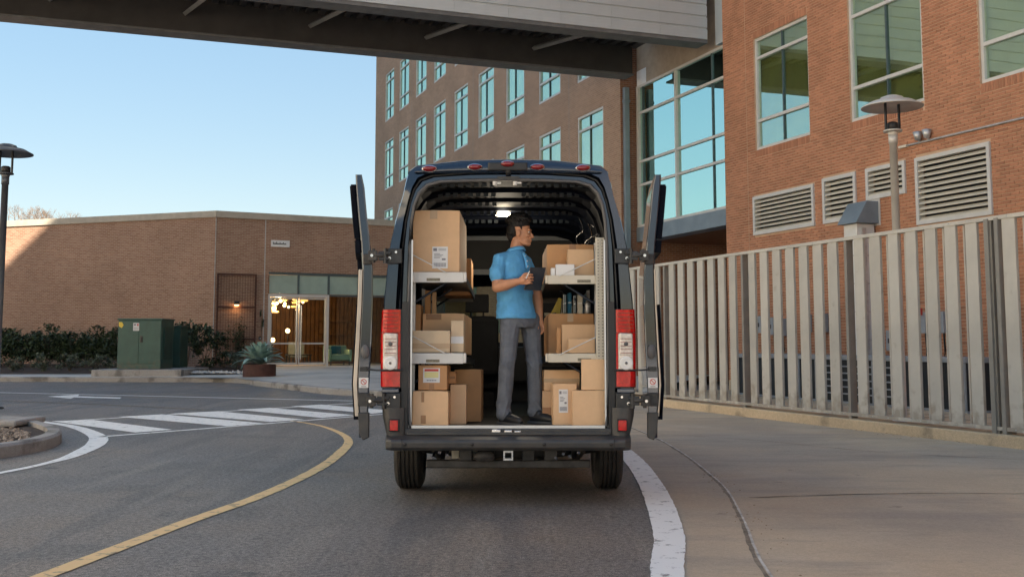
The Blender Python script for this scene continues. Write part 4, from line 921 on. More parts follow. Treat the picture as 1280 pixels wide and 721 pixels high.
for y in (.5, 1.1, 1.7, 2.3, 2.9):
    for s_ in (-1, 1):
        m.box(min(s_*.86, s_*.92), max(s_*.86, s_*.92), y, y+.08, .62, 2.2)
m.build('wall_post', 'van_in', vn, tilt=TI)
for k in range(16):      # tie rings and clips glinting on the right-hand wall
    pass
rg = MB(); rg.tube([(math.cos(q*.785)*.03, 0, math.sin(q*.785)*.03) for q in range(9)], .006, 5); rgm = rg.mesh('tie_ring', 'chrome')
for k in range(14):
    inst('tie_ring', rgm, vn, (.80-.03*random.random(), .7+.16*k, 2.0+.4*random.random()-.028*k*.16), (random.random(), random.random(), random.random()), (.5, .5, .5))
ww = MB()
for (x, y, z) in [(.66, 1.3, 2.42), (.72, 1.0, 2.34), (.62, 1.9, 2.25), (.70, 1.6, 2.15), (.58, 2.3, 2.12), (.66, 2.2, 2.2)]:
    ww.tube(catmull([(x, y, z), (x+.04, y+.1, z-.10), (x-.02, y+.2, z-.16), (x+.03, y+.3, z-.28)], 4), .006, 5)
tag(ww.build('cargo_netting', 'chrome', vn), kind='stuff')
# overhead liner and cab
m = MB(); m.box(-.85, .85, 3.9, 4.0, 2.22, 2.62); m.build('overhead_liner', 'ledge', vn, tilt=TI)
m = MB(); m.box(-.88, .88, 3.82, 3.9, 2.56, 2.61); m.box(-.88, .88, 3.80, 3.88, 2.16, 2.22); m.build('liner_rail', 'box_grey', vn, tilt=TI)
m = MB(); m.box(-.9, .9, 4.75, 5.3, .6, 1.28); m.box(-.45, .25, 4.55, 4.749, .9, 1.35); m.build('dashboard', 'black', vn, tilt=TI, bevel=.04)
m = MB(); m.tube([(-.42+.2*math.cos(q*math.pi/8), 4.35+.05*math.sin(q*math.pi/8), 1.28+.19*math.sin(q*math.pi/8)) for q in range(17)], .018, 6); m.build('steering_wheel', 'black', vn, tilt=TI)
for x, lab in ((-.36, None), (.45, None)):
    m = MB(); m.box(x-.25, x+.25, 3.45, 3.95, .85, 1.05); m.box(x-.2, x+.2, 3.5, 3.9, .6, .849); o = m.build('seat', 'seat', vn, tilt=TI, bevel=.05)
    m = MB(); m.box(x-.24, x+.24, 3.32, 3.45, 1.0, 1.66); m.build('backrest', 'seat', o, tilt=TI, bevel=.06)
    m = MB(); m.box(x-.13, x+.13, 3.34, 3.44, 1.70, 1.90); m.box(x-.08, x-.06, 3.38, 3.4, 1.6, 1.7); m.box(x+.06, x+.08, 3.38, 3.4, 1.6, 1.7); m.build('headrest', 'seat', o, tilt=TI, bevel=.04)
m = MB(); m.box(-.16, -.06, 4.1, 4.14, 1.5, 1.66); m.build('phone_holder', 'mint', vn, tilt=TI, bevel=.01)
# dome lamp
m = MB(); m.lathe([(0.001, 2.56), (.065, 2.565), (.075, 2.59)], (-.06, 1.85, 0), 20); m.build('dome_lamp', 'domelight', vn, tilt=TI)
o = point('dome_lamp_light', (-.06, 1.95, 2.22), 3.0, (1, .86, .66), .07); o.parent = vn
for x in (-.09, .075): m = MB(); m.box(x-.032, x+.032, -.005, .012, 2.557, 2.571); m.lathe([(.001, -.02), (.018, -.018), (.018, .012)], (x-.02, -.004, 2.562), 8); m.build('header_latch', 'shelf', vn, bevel=.004)
m = MB(); m.box(-.09, .09, -.012, .014, 2.59, 2.615); m.build('latch_plate', 'trim', vn)
# spoiler strip, camera housing, marker lamps
m = MB(); vs = []; K = 24
for i in range(K+1):
    x = -.76+1.52*i/K; a = 1-(abs(x)/.76)**2.2; zt = 2.665+.072*a; vs += [(x, -.02, 2.637), (x, -.045, 2.645), (x, -.03, zt), (x, .10, zt+.02)]
m.add(vs, [(4*i+j, 4*i+4+j, 4*i+5+j, 4*i+1+j) for i in range(K) for j in range(3)], 0, True); recalc(m.build('roof_lip', 'van', vn))
m = MB(); m.box(-.165, .155, -.085, .0, 2.652, 2.722); hb = m.build('camera_housing', 'black', vn, bevel=.012)
m = MB(); m.lathe([(.001, -.03), (.02, -.03), (.024, 0)], (0, -.06, 2.652), 10); m.build('camera_lens', 'black', hb)
mk = MB(); mk.sphere((0, 0, 0), (.055, .03, .024), seg=16, rings=8); mkm = mk.mesh('marker_lamp', 'darkred')
mb_ = MB(); mb_.sphere((0, 0, 0), (.063, .018, .031), seg=16, rings=8); mbm = mb_.mesh('marker_base', 'chrome')
for x, z in ((-.64, 2.672), (-.27, 2.685), (-.005, 2.705), (.235, 2.685), (.605, 2.678)):
    o = inst('marker_lamp', mkm, vn, (x, -.06 if abs(x) > .1 else -.088, z)); inst('marker_base', mbm, o, (0, .014, 0))
# tail lamps, corner trims, hinges, doors (both sides)
def prof_x(z):
    for (x0, z0), (x1, z1) in zip(OUT, OUT[1:]):
        if z0 <= z <= z1: return x0+(x1-x0)*(z-z0)/(z1-z0)
    return .93
def curved(m, s, xin, z0, z1, y0, bulge, mi=0, n=6, wrap=.10):
    """panel following the body side: from x=xin outwards round the corner"""
    vs = []; fs = []; cols = 7
    for i in range(n+1):
        z = z0+(z1-z0)*i/n; xo = prof_x(z)+.006
        for j in range(cols):
            t = j/(cols-1); x = xin+(xo-xin)*min(1, t*1.25); y = y0-bulge*math.sin(min(1, t*1.1)*math.pi*.85+.3)
            if t > .8: y = y0+wrap*(t-.8)/.2
            vs.append((s*x, y, z))
    for i in range(n):
        for j in range(cols-1): fs.append((i*cols+j, i*cols+j+1, (i+1)*cols+j+1, (i+1)*cols+j))
    m.add(vs, fs, mi, True)
    back_ = [(v[0], y0+.03, v[2]) for v in vs]
    for e in ([i*cols for i in range(n+1)], list(range(cols)), [n*cols+j for j in range(cols)]):
        m.add([vs[q] for q in e]+[back_[q] for q in e], [(k, k+1, k+1+len(e), k+len(e)) for k in range(len(e)-1)], mi)
for s in (-1, 1):
    tl = MB(); curved(tl, s, .850, .915, 1.54, -.012, .008); tl = recalc(tl.build('tail_lamp', 'black', vn))
    for nm, z0, z1, mt in (('brake_lens', 1.355, 1.535, 'redlens'), ('tail_lens', .925, 1.045, 'redlens')):
        m = MB(); curved(m, s, .862, z0, z1, -.026, .028, wrap=.11); recalc(m.build(nm, mt, tl))
    m = MB(); curved(m, s, .862, 1.05, 1.35, -.022, .014, wrap=.11); recalc(m.build('lens_side', 'redlens', tl))
    m = MB(); m.box(s*.937-.060, s*.937+.056, -.052, -.030, 1.056, 1.346); m.build('lens_field', 'clearlens', tl, bevel=.010)
    m = MB(); m.prism([(-.052, 1.175), (.05, 1.170), (.056, 1.20), (.052, 1.345), (-.055, 1.35)], 0, .04, X=Matrix.Translation((s*.937, -.026, 0)) @ Matrix.Rotation(R(90), 4, 'X')); m.build('clear_lens', 'clearlens', tl, bevel=.012)
    m = MB(); m.lathe([(0.001, .044), (.012, .044), (.013, .038), (.026, .038), (.030, .042), (.046, .041), (.054, .037), (.057, .0)], seg=28, smooth=False, X=Matrix.Translation((s*.937, -.026, 1.112)) @ Matrix.Rotation(R(90), 4, 'X')); m.build('indicator_lens', 'ringlens', tl)
    m = MB()
    for k in range(5):
        m.box(s*.937-.06, s*.937+.06, -.0615, -.0575, 1.385+k*.03, 1.391+k*.03)
    for k in range(5): m.box(s*.937-.045, s*.937+.045, -.0685, -.0665, 1.19+k*.028, 1.194+k*.028)
    m.build('lens_ribs', 'darkred', tl)
    m = MB(); m.lathe([(.001, .003), (.010, .002), (.011, 0)], seg=10, X=Matrix.Translation((s*.937, -.071, 1.112)) @ Matrix.Rotation(R(90), 4, 'X')); m.build('indicator_centre', 'seal', tl); m = MB(); m.sphere((s*.937, -.067, 1.262), (.018, .004, .018), seg=10, rings=6); m.build('bulb_centre', 'seal', tl)
    m = MB(); m.box(s*.935-.07, s*.935+.07, -.05, .03, .875, .912); m.build('bracket_bar', 'van', vn, bevel=.008)
    m = MB(); curved(m, s, .825, .45, .76, -.03, .045, n=5, wrap=.2); ct = recalc(m.build('corner_trim', 'trim', vn))
    m = MB(); m.box(s*.90-.042, s*.90+.042, -.088, -.06, .575, .675); rf = m.build('reflector_bezel', 'black', ct, bevel=.006)
    m = MB(); m.box(s*.90-.032, s*.90+.032, -.096, -.089, .585, .665); m.build('reflector', 'redlens', rf, bevel=.006)
    # dark channel behind the trims
    m = MB(); m.box(min(s*.80, s*.85), max(s*.80, s*.85), -.02, .03, .55, 1.6); m.box(min(s*.85, s*1.0), max(s*.85, s*1.0), -.012, .03, .74, .88); m.build('hinge_recess', 'black', vn)
    for z in (1.965, .815):
        m = MB()
        m.box(s*.92-.065, s*.92+.065, -.05, .02, z-.06, z+.06)
        m.box(s*.99-.05, s*.99+.05, -.075, -.03, z-.035, z-.012); m.box(s*.99-.05, s*.99+.05, -.075, -.03, z+.01, z+.035)
        m.tube([(s*.985, -.06, z-.06), (s*.985, -.06, z+.06)], .018, 8)
        h = m.build('door_hinge', 'blackmetal', vn, bevel=.005)
        m = MB(); m.tube([(s*1.0, -.06, z), (s*1.06, -.085, z+.005), (s*1.12, -.05, z)], .020, 6); m.box(s*1.085-.035, s*1.085+.035, -.095, -.045, z-.04, z+.04)
        m.tube([(s*1.08, -.07, z-.055), (s*1.08, -.07, z+.055)], .016, 8); m.build('hinge_arm', 'steel_under', h, bevel=.004)
        m = MB(); m.tube([(s*.95, -.075, z-.02), (s*.95, -.055, z-.02)], .012, 8); m.tube([(s*.90, -.07, z+.03), (s*.90, -.05, z+.03)], .010, 8); m.tube([(s*1.09, -.105, z), (s*1.09, -.09, z)], .012, 8); m.build('bolt', 'chrome', h)
    # rear door folded forward along the flank: profile leans outwards above the waist
    dr = bpy.data.objects.new('rear_door', None); C.objects.link(dr); dr.parent = vn; tag(dr, 'rear door folded open against the %s flank of the van' % ('left' if s < 0 else 'right'))
    Pi = [(1.155, .52), (1.118, .69), (1.112, .94), (1.098, 1.26), (1.09, 1.58), (1.095, 1.86), (1.12, 2.08), (1.148, 2.30), (1.172, 2.53), (1.195, 2.635)]     # edge next to the van
    wd = [.035, .075, .10, .10, .095, .085, .075, .072, .070, .052]
    dirv = Vector((-.12 if s < 0 else .065, .9, 0)).normalized()
    m = MB(); vs = []
    for (x, z), q in zip(Pi, wd):
        for d, xo in ((0, 0), (0, q), (.86, q), (.86, 0)):
            p = Vector((s*(x+xo), .02, z))+dirv*d; vs.append(p)
    k = len(Pi); fs = [(4*i+j, 4*i+(j+1) % 4, 4*i+4+(j+1) % 4, 4*i+4+j) for i in range(k-1) for j in range(4)]
    m.add(vs, fs); m.add(vs[:4], [(3, 2, 1, 0)]); m.add(vs[-4:], [(0, 1, 2, 3)])
    recalc(m.build('door_shell', 'van', dr, bevel=.012))
    # inner frame standing proud on the outward side, with openings
    m = MB()
    def rib(zs, d0, d1, t0=.0, t1=.042):
        vs = []
        for z in zs:
            xi = None
            for a in range(k-1):
                if Pi[a][1] <= z <= Pi[a+1][1]:
                    u_ = (z-Pi[a][1])/(Pi[a+1][1]-Pi[a][1]); xi = Pi[a][0]+(Pi[a+1][0]-Pi[a][0])*u_+wd[a]+(wd[a+1]-wd[a])*u_
            for d, t in ((d0, t0), (d0, t1), (d1, t1), (d1, t0)): vs.append(Vector((s*(xi+t), .02, z))+dirv*d)
        n_ = len(zs); m.add(vs, [(4*i+j, 4*i+(j+1) % 4, 4*i+4+(j+1) % 4, 4*i+4+j) for i in range(n_-1) for j in range(4)]); m.add(vs[:4], [(3, 2, 1, 0)]); m.add(vs[-4:], [(0, 1, 2, 3)])
    rib([.70, .94, 1.26, 1.58], .04, .14); rib([.70, .94, 1.26, 1.58, 1.86, 2.08, 2.3, 2.5], .72, .82)
    rib([2.12, 2.3, 2.5, 2.55], .05, .12, 0, .05); rib([2.46, 2.56], .04, .82); rib([2.0, 2.1], .04, .82, 0, .05); rib([1.38, 1.46], .04, .82); rib([.66, .76], .04, .82)
    recalc(m.build('inner_frame', 'van_in', dr, bevel=.01))
    m = MB(); vs = []
    for (x, z), q in list(zip(Pi, wd))[4:]:
        for d, t in ((.12, q+.006), (.70, q+.006)): vs.append(Vector((s*(x+t), .02, z))+dirv*d)
    m.add(vs, [(2*i, 2*i+1, 2*i+3, 2*i+2) for i in range(len(vs)//2-1)]); m.build('window_pane', 'glass_clear', dr)
    m = MB(); m2_ = []
    for (x, z), q in list(zip(Pi, wd))[1:6]:
        w_e = .030 if s < 0 else .012
        for d, t in ((-.006, q-.002), (-.006, q+w_e), (.03, q+w_e), (.03, q-.002)): m2_.append(Vector((s*(x+t), .02, z))+dirv*d)
    m.add(m2_, [(4*i+j, 4*i+(j+1) % 4, 4*i+4+(j+1) % 4, 4*i+4+j) for i in range(len(m2_)//4-1) for j in range(4)]); m.add(m2_[:4], [(3, 2, 1, 0)]); m.add(m2_[-4:], [(0, 1, 2, 3)])
    recalc(m.build('door_edge_gleam', 'edge_gleam', dr, bevel=.004))  # strip added to paint the gleam along the door's outer edge
    m = MB(); m.lathe([(.001, .012), (.028, .010), (.034, 0)], seg=20, X=Matrix.Translation((s*1.148, .012, 1.20)) @ Matrix.Rotation(R(90), 4, 'X') @ Matrix.Diagonal((1, 1.7, 1, 1))); m.build('edge_cap', 'seal', dr)
    m = MB(); m.box(s*1.155-.037, s*1.155+.037, .004, .008, .915, .995); stk = tag(m.build('sticker', 'white', dr), 'white sticker with a red prohibition circle')
    m = MB(); c0_ = Vector((s*1.155, .0025, .962)); m.tube([c0_+Vector((math.cos(q*math.pi/10)*.021, 0, math.sin(q*math.pi/10)*.021)) for q in range(21)], .0028, 5); m.tube([c0_+Vector((-.015, 0, .015)), c0_+Vector((.015, 0, -.015))], .0028, 5); m.build('prohibition_sign', 'red', stk)
    m = MB(); m.box(s*1.155-.02, s*1.155+.02, .002, .007, .923, .928); m.build('lettering', 'print', stk)
    m = MB(); m.tube([(s*1.14, -.005, 1.062), (s*1.05, -.04, 1.055), (s*.84, -.055, 1.058)], .008, 6); m.box(s*1.155-.03, s*1.155+.03, -.02, .01, 1.045, 1.08); m.build('check_strap', 'blackmetal', dr)
    m = MB(); m.box(s*1.15-.045, s*1.15+.045, -.018, .015, .77, .875); m.build('hinge_leaf', 'steel_under', dr, bevel=.006); m = MB(); m.box(s*1.135-.035, s*1.135+.035, -.018, .015, 1.9, 1.985); m.build('hinge_leaf', 'steel_under', dr, bevel=.006)
    m = MB(); m.prism([(1.11, .52), (1.16, .50), (1.185, .56), (1.2, .72), (1.11, .72)] if s > 0 else [(-1.11, .72), (-1.2, .72), (-1.185, .56), (-1.16, .50), (-1.11, .52)], 0, .05, X=Matrix.Translation((0, .055, 0)) @ Matrix.Rotation(R(90), 4, 'X')); recalc(m.build('lower_cap', 'trim', dr, bevel=.008))
    # side moulding on the flank and the door-handle cover
    m = MB(); m.box(s*1.225-.02, s*1.225+.02, .25, .32, 1.20, 1.36); m.build('door_handle', 'black', dr, bevel=.01)
# bumper
m = MB(); pr = [(.0, .43), (-.15, .435), (-.20, .46), (-.205, .505), (-.19, .525), (-.05, .545), (0, .545)]
xs_ = [-.968, -.955, -.91, -.82, 0, .82, .91, .955, .968]; sc_ = [.35, .7, .92, 1, 1, 1, .92, .7, .35]
vs = [(x, y*q, z) for x, q in zip(xs_, sc_) for y, z in pr]; k = len(pr)
m.add(vs, [(i*k+j, (i+1)*k+j, (i+1)*k+j+1, i*k+j+1) for i in range(len(xs_)-1) for j in range(k-1)], 0, False); m.add(vs[:k], [tuple(range(k))]); m.add(vs[-k:], [tuple(reversed(range(k)))])
bp_ = recalc(m.build('rear_bumper', 'trim', vn, bevel=.008))
m = MB()
for x in (-.80, -.28, .28, .80): m.lathe([(.001, .006), (.012, .005), (.014, 0)], seg=12, X=Matrix.Translation((x, -.205, .488)) @ Matrix.Rotation(R(90), 4, 'X'))
m.build('parking_sensor', 'black', bp_)
m = MB()
for x in (-.825, .825): m.box(x-.002, x+.002, -.2065, -.1, .44, .53)
m.build('bumper_seam', 'black', bp_)
# underside
m = MB(); m.box(-.86, .86, .05, 4.8, .42, .555); m.build('underbody', 'black', vn)
m = MB(); m.box(-.66, .66, .10, .18, .272, .335); m.build('tow_crossbar', 'steel_under', vn, bevel=.01)
m = MB(); [m.box(x-.05, x+.05, .06, .2, .336, .43) for x in (-.16, .16, -.34, .34)]; m.box(-.46, .46, .3, .4, .345, .42); m.build('hitch_plate', 'steel_under', vn, bevel=.006)
m = MB(); a = .038; [m.box(*q) for q in ((-a, a, -.10, .1, .415, .43), (-a, a, -.10, .1, .355, .37), (-a, -a+.012, -.10, .1, .371, .414), (a-.012, a, -.10, .1, .371, .414))]; m.build('tow_receiver', 'alu', vn)
m = MB(); m.lathe([(.001, .0), (.075, 0), (.085, .02), (.075, .04), (.001, .04)], seg=16, X=Matrix.Translation((-.19, -.02, .38)) @ Matrix.Rotation(R(90), 4, 'X') @ Matrix.Diagonal((1, .55, 1, 1))); m.build('trailer_socket', 'steel_under', vn)
m = MB(); m.box(-.46, -.40, .2, .24, .34, .43); m.box(-.32, -.25, .2, .24, .34, .43); m.build('spring_hanger', 'cream', vn, bevel=.004)
m = MB()
for x, z in ((-.55, .40), (-.60, .36), (-.49, .38), (.44, .39), (.49, .37), (.56, .40), (.38, .36)): m.tube([(x, .05, z), (x+.01, .12, z+.03)], .014, 6)
m.build('shackle_bolt', 'chrome', vn)
m = MB(); m.box(.10, .40, .45, .9, .335, .42); m.build('muffler', 'steel_under', vn, bevel=.04)
m = MB(); m.tube([(-.8, 1.0, .36), (-.3, 1.0, .30), (.3, 1.0, .30), (.8, 1.0, .36)], .05, 8); m.build('rear_axle', 'steel_under', vn)
m = MB()
for s in (-1, 1): m.tube([(s*.62, .3, .40), (s*.60, .7, .30), (s*.58, 1.4, .36)], .025, 6); m.tube([(s*.55, .6, .50), (s*.58, .85, .28)], .03, 8)
m.build('leaf_spring', 'steel_under', vn)
def wheel(x, y, s):
    t = MB(); RR = .345; w2 = .115; prof = []
    ribs = [-.115, -.075, -.068, -.028, -.021, .021, .028, .068, .075, .115]
    rad = {-.115: RR-.03}
    prof = [(RR-.13, -w2), (RR-.05, -w2-.005), (RR-.018, -w2+.012), (RR, -w2+.03), (RR, -.062), (RR-.013, -.058), (RR-.013, -.050), (RR, -.046), (RR, -.026), (RR-.013, -.022), (RR-.013, -.014), (RR, -.010), (RR, .010), (RR-.013, .014), (RR-.013, .022), (RR, .026), (RR, .046), (RR-.013, .050), (RR-.013, .058), (RR, .062), (RR, w2-.03), (RR-.018, w2-.012), (RR-.05, w2+.005), (RR-.13, w2)]
    X = Matrix.Translation((x, y, RR)) @ Matrix.Rotation(R(90), 4, 'Y')
    o = bpy.data.objects.new('wheel', None); C.objects.link(o); o.parent = vn
    t.lathe(prof, seg=48, smooth=False, X=X); t.build('tyre', 'rubber', o)
    m = MB(); m.lathe([(.001, -.06*s), (.10, -.06*s), (.2, -.1*s), (RR-.128, -.11*s)], seg=32, X=X); m.lathe([(.001, .08*s), (.12, .09*s), (RR-.128, .112*s)], seg=32, X=X); m.build('rim', 'steel_under', o)
for x, y, s in ((-.865, 1.0, -1), (.865, 1.0, 1), (-.86, 5.0, -1), (.86, 5.0, 1)): wheel(x, y, s)
m = MB()
for s in (-1, 1): m.box(min(s*.62, s*.74), max(s*.62, s*.74), .6, 1.45, .42, .80)
m.build('wheel_housing', 'black', vn)

# ------------------------------------------------------------------ racks and cartons in the van (x is measured from the van's centre line)
VX = -.03
def rack(label, x0, x1, zs, mt, outer, group='shelving racks in the van'):
    t = thing('shelving_rack', label, 'shelving rack', (VX, 8.85, .60), 0, group)
    for (z0, z1) in zs:
        z0 -= .60; z1 -= .60
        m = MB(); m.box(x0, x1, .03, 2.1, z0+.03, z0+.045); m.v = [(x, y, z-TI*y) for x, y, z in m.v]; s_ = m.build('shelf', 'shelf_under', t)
        m = MB(); m.box(x0, x1, 0, .022, z0, z1); m.build('shelf_lip', mt, s_, bevel=.004)
        xi = x1 if outer < 0 else x0-.022
        m = MB(); m.box(xi, xi+.022, 0, .05, z0+.005, z1); m.build('lip_end', mt, s_, bevel=.006)
        m = MB(); m.box(xi+.002, xi+.018, .051, 2.1, z0+.005, z0+.06); m.v = [(x, y, z-TI*y) for x, y, z in m.v]; m.build('side_rail', 'shelf_under', s_)
        c = x0+.12 if outer < 0 else x0+.24
        m = MB(); m.box(c, c+.11, -.003, -.0005, z0+.012, z0+.035); m.build('maker_plate', mat('maker_plate', (.18, .16, .11), .4, var=.3, nscale=60), s_)
        xa, xb = (x0+.005, x0+.29) if outer < 0 else (x1-.005, x1-.32)
        m = MB(); m.tube([(xa, -.015, z1+.14), (xb, -.012, z1-.01)], .0045, 5); m.build('retaining_cord', 'shelf', s_)
        m = MB(); m.box(x0, x1, 2.08, 2.12, z0-.08, z0-.03); m.build('rear_beam', 'fence_dark', s_)
    for y in (.1, 1.1, 2.0):
        m = MB(); a, b = (x0-.01, x0+.02) if outer < 0 else (x1-.02, x1+.01); m.box(a, b, y, y+.04, -TI*y, 1.5-TI*y); m.build('upright', 'galv', t)
        xo, xi = (x0+.01, x0+.30) if outer < 0 else (x1-.01, x1-.30)
        for (z0, z1) in zs: m = MB(); m.tube([(xo, y+.02, z0-.60-.16), (xi, y+.02, z0-.60+.02)], .010, 4); m.build('strut', 'shelf_under', t)
    return t
rk = rack('white shelving rack along the left inside wall of the van', -.79, -.365, ((1.763, 1.848), (1.102, 1.188)), 'shelf', -1)
m = MB(); m.box(-.815, -.795, -.02, .0, 0, 1.53); m.build('upright', 'shelf', rk)
rk = rack('cream shelving rack with a punched upright along the right inside wall of the van', .325, .735, ((1.750, 1.822), (1.112, 1.185)), 'cream', 1)
m = MB(); m.box(.715, .788, -.03, -.005, .02, 1.53); up = m.build('upright', 'cream', rk, bevel=.003)
m = MB()
for k in range(58): m.box(.730, .742, -.0325, -.0305, .05+k*.0255, .058+k*.0255); m.box(.762, .774, -.0325, -.0305, .05+k*.0255, .058+k*.0255)
tag(m.build('punched_hole', 'fence_dark', up), kind='stuff')

def carton_mesh(w2, d, h, n=5):
    m = MB(); rr = random.Random(int(w2*9999+h*777)); A_ = [rr.uniform(-1, 1) for _ in range(24)]
    def P(x, y, z):      # bulge of the sides, crushed corners
        u_, v_, q_ = x/w2, (y/d)*2-1, (z/h)*2-1
        sc1 = min(1, min(2*w2, h, d*1.5)/.30); e = .0045*sc1
        bx = u_*e*(1-v_*v_)*(1-q_*q_)*(.4+A_[0]) if abs(u_) > .99 else 0
        by = v_*e*.5*(1-u_*u_)*(1-q_*q_)*(.4+A_[1]) if abs(v_) > .99 and v_ > 0 else 0
        bz = e*1.2*(1-u_*u_)*(1-v_*v_)*A_[2] if q_ > .99 else 0
        c = max(0, abs(u_)-.75)*max(0, q_-.7)*12*sc1*sc1
        k = int((u_ > 0)*2+(v_ > 0))
        return (x+bx-u_*c*.004*abs(A_[3+k]), y+by+(c*.003*abs(A_[8+k]) if v_ < 0 else 0), z+bz-c*.006*abs(A_[12+k]))
    def face(f):
        vs = [P(*f(i/n, j/n)) for j in range(n+1) for i in range(n+1)]
        m.add(vs, [(j*(n+1)+i, j*(n+1)+i+1, (j+1)*(n+1)+i+1, (j+1)*(n+1)+i) for j in range(n) for i in range(n)])
    face(lambda a, b: (-w2+2*w2*a, 0, .001+(h-.001)*b)); face(lambda a, b: (w2-2*w2*a, d, .001+(h-.001)*b))
    face(lambda a, b: (w2, d*a, .001+(h-.001)*b)); face(lambda a, b: (-w2, d-d*a, .001+(h-.001)*b))
    face(lambda a, b: (-w2+2*w2*a, d*b, h)); face(lambda a, b: (-w2+2*w2*a, d-d*b, .001))
    return m
def weld(o, dist=.0004):
    bm = bmesh.new(); bm.from_mesh(o.data); bmesh.ops.remove_doubles(bm, verts=bm.verts, dist=dist); bm.to_mesh(o.data); bm.free(); return o
def carton(label, x0, x1, z0, z1, Y, depth, mt='card', yaw=0, tapes=(), labels=(), flap=None, top=True):
    t = thing('cardboard_box', label, 'cardboard box', (VX+(x0+x1)/2, Y, z0), 0, 'cardboard boxes stacked in the van')
    t.rotation_euler = (-TI, 0, R(yaw)); w2 = (x1-x0)/2; h = z1-z0
    weld(carton_mesh(w2, depth, h).build('carton', mt, t, bevel=.004))
    if top:      # closing seam of the top flaps
        m = MB(); m.box(-w2+.004, w2-.004, depth/2-.0015, depth/2+.0015, h-.001, h+.0015); m.build('flap_seam', 'card_dark', t)
        m = MB(); m.box(-w2-.001, w2+.001, depth/2-.025, depth/2+.025, h+.0016, h+.0022); m.build('tape', 'tape', t)
    for k, (a, b, c, d, tm) in enumerate(tapes):
        m = MB(); m.box(-w2+a*2*w2, -w2+b*2*w2, -.0022, -.0004, c*h, d*h); m.build('tape', tm, t)
    for (a, b, c, d, kind_) in labels:
        xa, xb, za, zb = -w2+a*2*w2, -w2+b*2*w2, c*h, d*h; W, H = xb-xa, zb-za
        m = MB(); m.box(xa, xb, -.0036, -.0023, za, zb); lo = m.build('shipping_label', 'white', t)
        m = MB()
        if kind_ == 'ship':
            m.box(xa+.06*W, xa+.3*W, -.0046, -.0037, za+.80*H, za+.93*H)
            for q in range(3): m.box(xa+.4*W, xa+.9*W, -.0046, -.0037, za+(.82+.04*q)*H, za+(.835+.04*q)*H)
            for q in range(4): m.box(xa+.12*W, xa+(.5+.1*(q % 3))*W, -.0046, -.0037, za+(.48+.06*q)*H, za+(.505+.06*q)*H)
            m.box(xa+.62*W, xa+.86*W, -.0046, -.0037, za+.38*H, za+.46*H)
            for q in range(16): m.box(xa+(.1+.05*q)*W, xa+(.12+.05*q+.012*(q % 2))*W, -.0046, -.0037, za+.08*H, za+.26*H)
            m.build('print', 'print', lo)
        else:
            m.box(xa+.08*W, xa+.92*W, -.0046, -.0037, za+.78*H, za+.94*H, 0); m.box(xa+.08*W, xa+.92*W, -.0046, -.0037, za+.34*H, za+.74*H, 1)
            for q in range(6): m.box(xa+(.22+.1*q)*W, xa+(.29+.1*q)*W, -.0046, -.0037, za+.12*H, za+.2*H, 2)
            m.build('print', ['red', 'paleyellow', 'print'], lo)
    return t
T1 = 'tape_brown'
carton('largest tan box, on the left upper shelf, with a white shipping label', -.795, -.405, 1.852, 2.37, 8.93, .95, tapes=((.36, .52, .86, 1.0, 'tape'),), labels=((.42, .75, .06, .41, 'ship'),), yaw=-1)
carton('dark orange box behind the largest box on the left upper shelf', -.62, -.358, 1.72, 2.07, 10.25, .5, 'card_dark')
carton('long flat pale box with tape across it, front of the left lower shelf', -.787, -.480, 1.192, 1.372, 8.91, .35, 'card_pale', tapes=((0, 1, .18, .42, 'tape'),))
carton('narrow pale box squeezed right of the long flat box on the left lower shelf', -.476, -.372, 1.192, 1.455, 8.99, .3, 'card_pale', tapes=((0, 1, .28, .5, 'white'),))
carton('wide brown box with its top showing behind the long flat box, left lower shelf', -.745, -.384, 1.18, 1.525, 9.38, .9, yaw=-2, tapes=((.08, .45, .84, .98, T1),))
carton('small brown box in the shadow at the outer end of the left lower shelf', -.86, -.758, 1.18, 1.60, 9.32, .3, 'card_dark')
carton('slim upright brown box left of a slimmer one under the left upper shelf', -.745, -.695, 1.50, 1.735, 9.62, .05, 'card_dark', top=False)
carton('slimmest upright tan box, right one of the two under the left upper shelf', -.682, -.645, 1.50, 1.720, 9.62, .05, 'card', top=False)
carton('big plain box on the van floor at the left, with two brown tape scraps', -.775, -.484, .608, .884, 8.80, .42, tapes=((.25, .33, .68, .97, T1), (.24, .38, .06, .3, T1)), yaw=.5)
carton('box with a red and yellow sticker, standing on the big plain box at the left', -.735, -.500, .888, 1.09, 8.88, .38, 'card_dark', tapes=((.38, .56, 0, .26, T1),), labels=((.17, .75, .30, .88, 'fire'),), yaw=-1)
carton('tall narrow box on the floor right of the big plain left box', -.480, -.348, .603, .928, 9.0, .35, yaw=1)
carton('large dark orange box behind the tall narrow box on the left floor', -.470, -.236, .592, 1.04, 9.45, .65, 'card_dark')
carton('tiny dark box on top between the stickered box and the large orange one', -.496, -.440, .932, 1.032, 9.12, .14, 'card_dark', tapes=((.1, .9, .4, .6, T1),))
carton('large brown box on the right upper shelf', .325, .728, 1.796, 2.105, 9.16, .8, 'card_dark', tapes=((.48, .62, .86, 1, T1),), yaw=1)
carton('smaller orange box in front of the large one on the right upper shelf', .490, .712, 1.800, 2.045, 8.95, .2, 'card', yaw=-1)
carton('pure white small box on the right upper shelf', .390, .545, 1.798, 1.915, 8.885, .06, 'white', top=False)
carton('narrow white box left of the other white box on the right upper shelf', .352, .386, 1.798, 1.886, 8.90, .1, 'white', top=False)
carton('large brown box at the back of the right lower shelf', .342, .735, 1.170, 1.522, 9.32, .8, 'card_dark', tapes=((.42, .55, .8, 1, 'tape'),), yaw=1)
carton('middle-sized orange box in the middle of the right lower shelf', .450, .735, 1.178, 1.425, 9.11, .18, 'card')
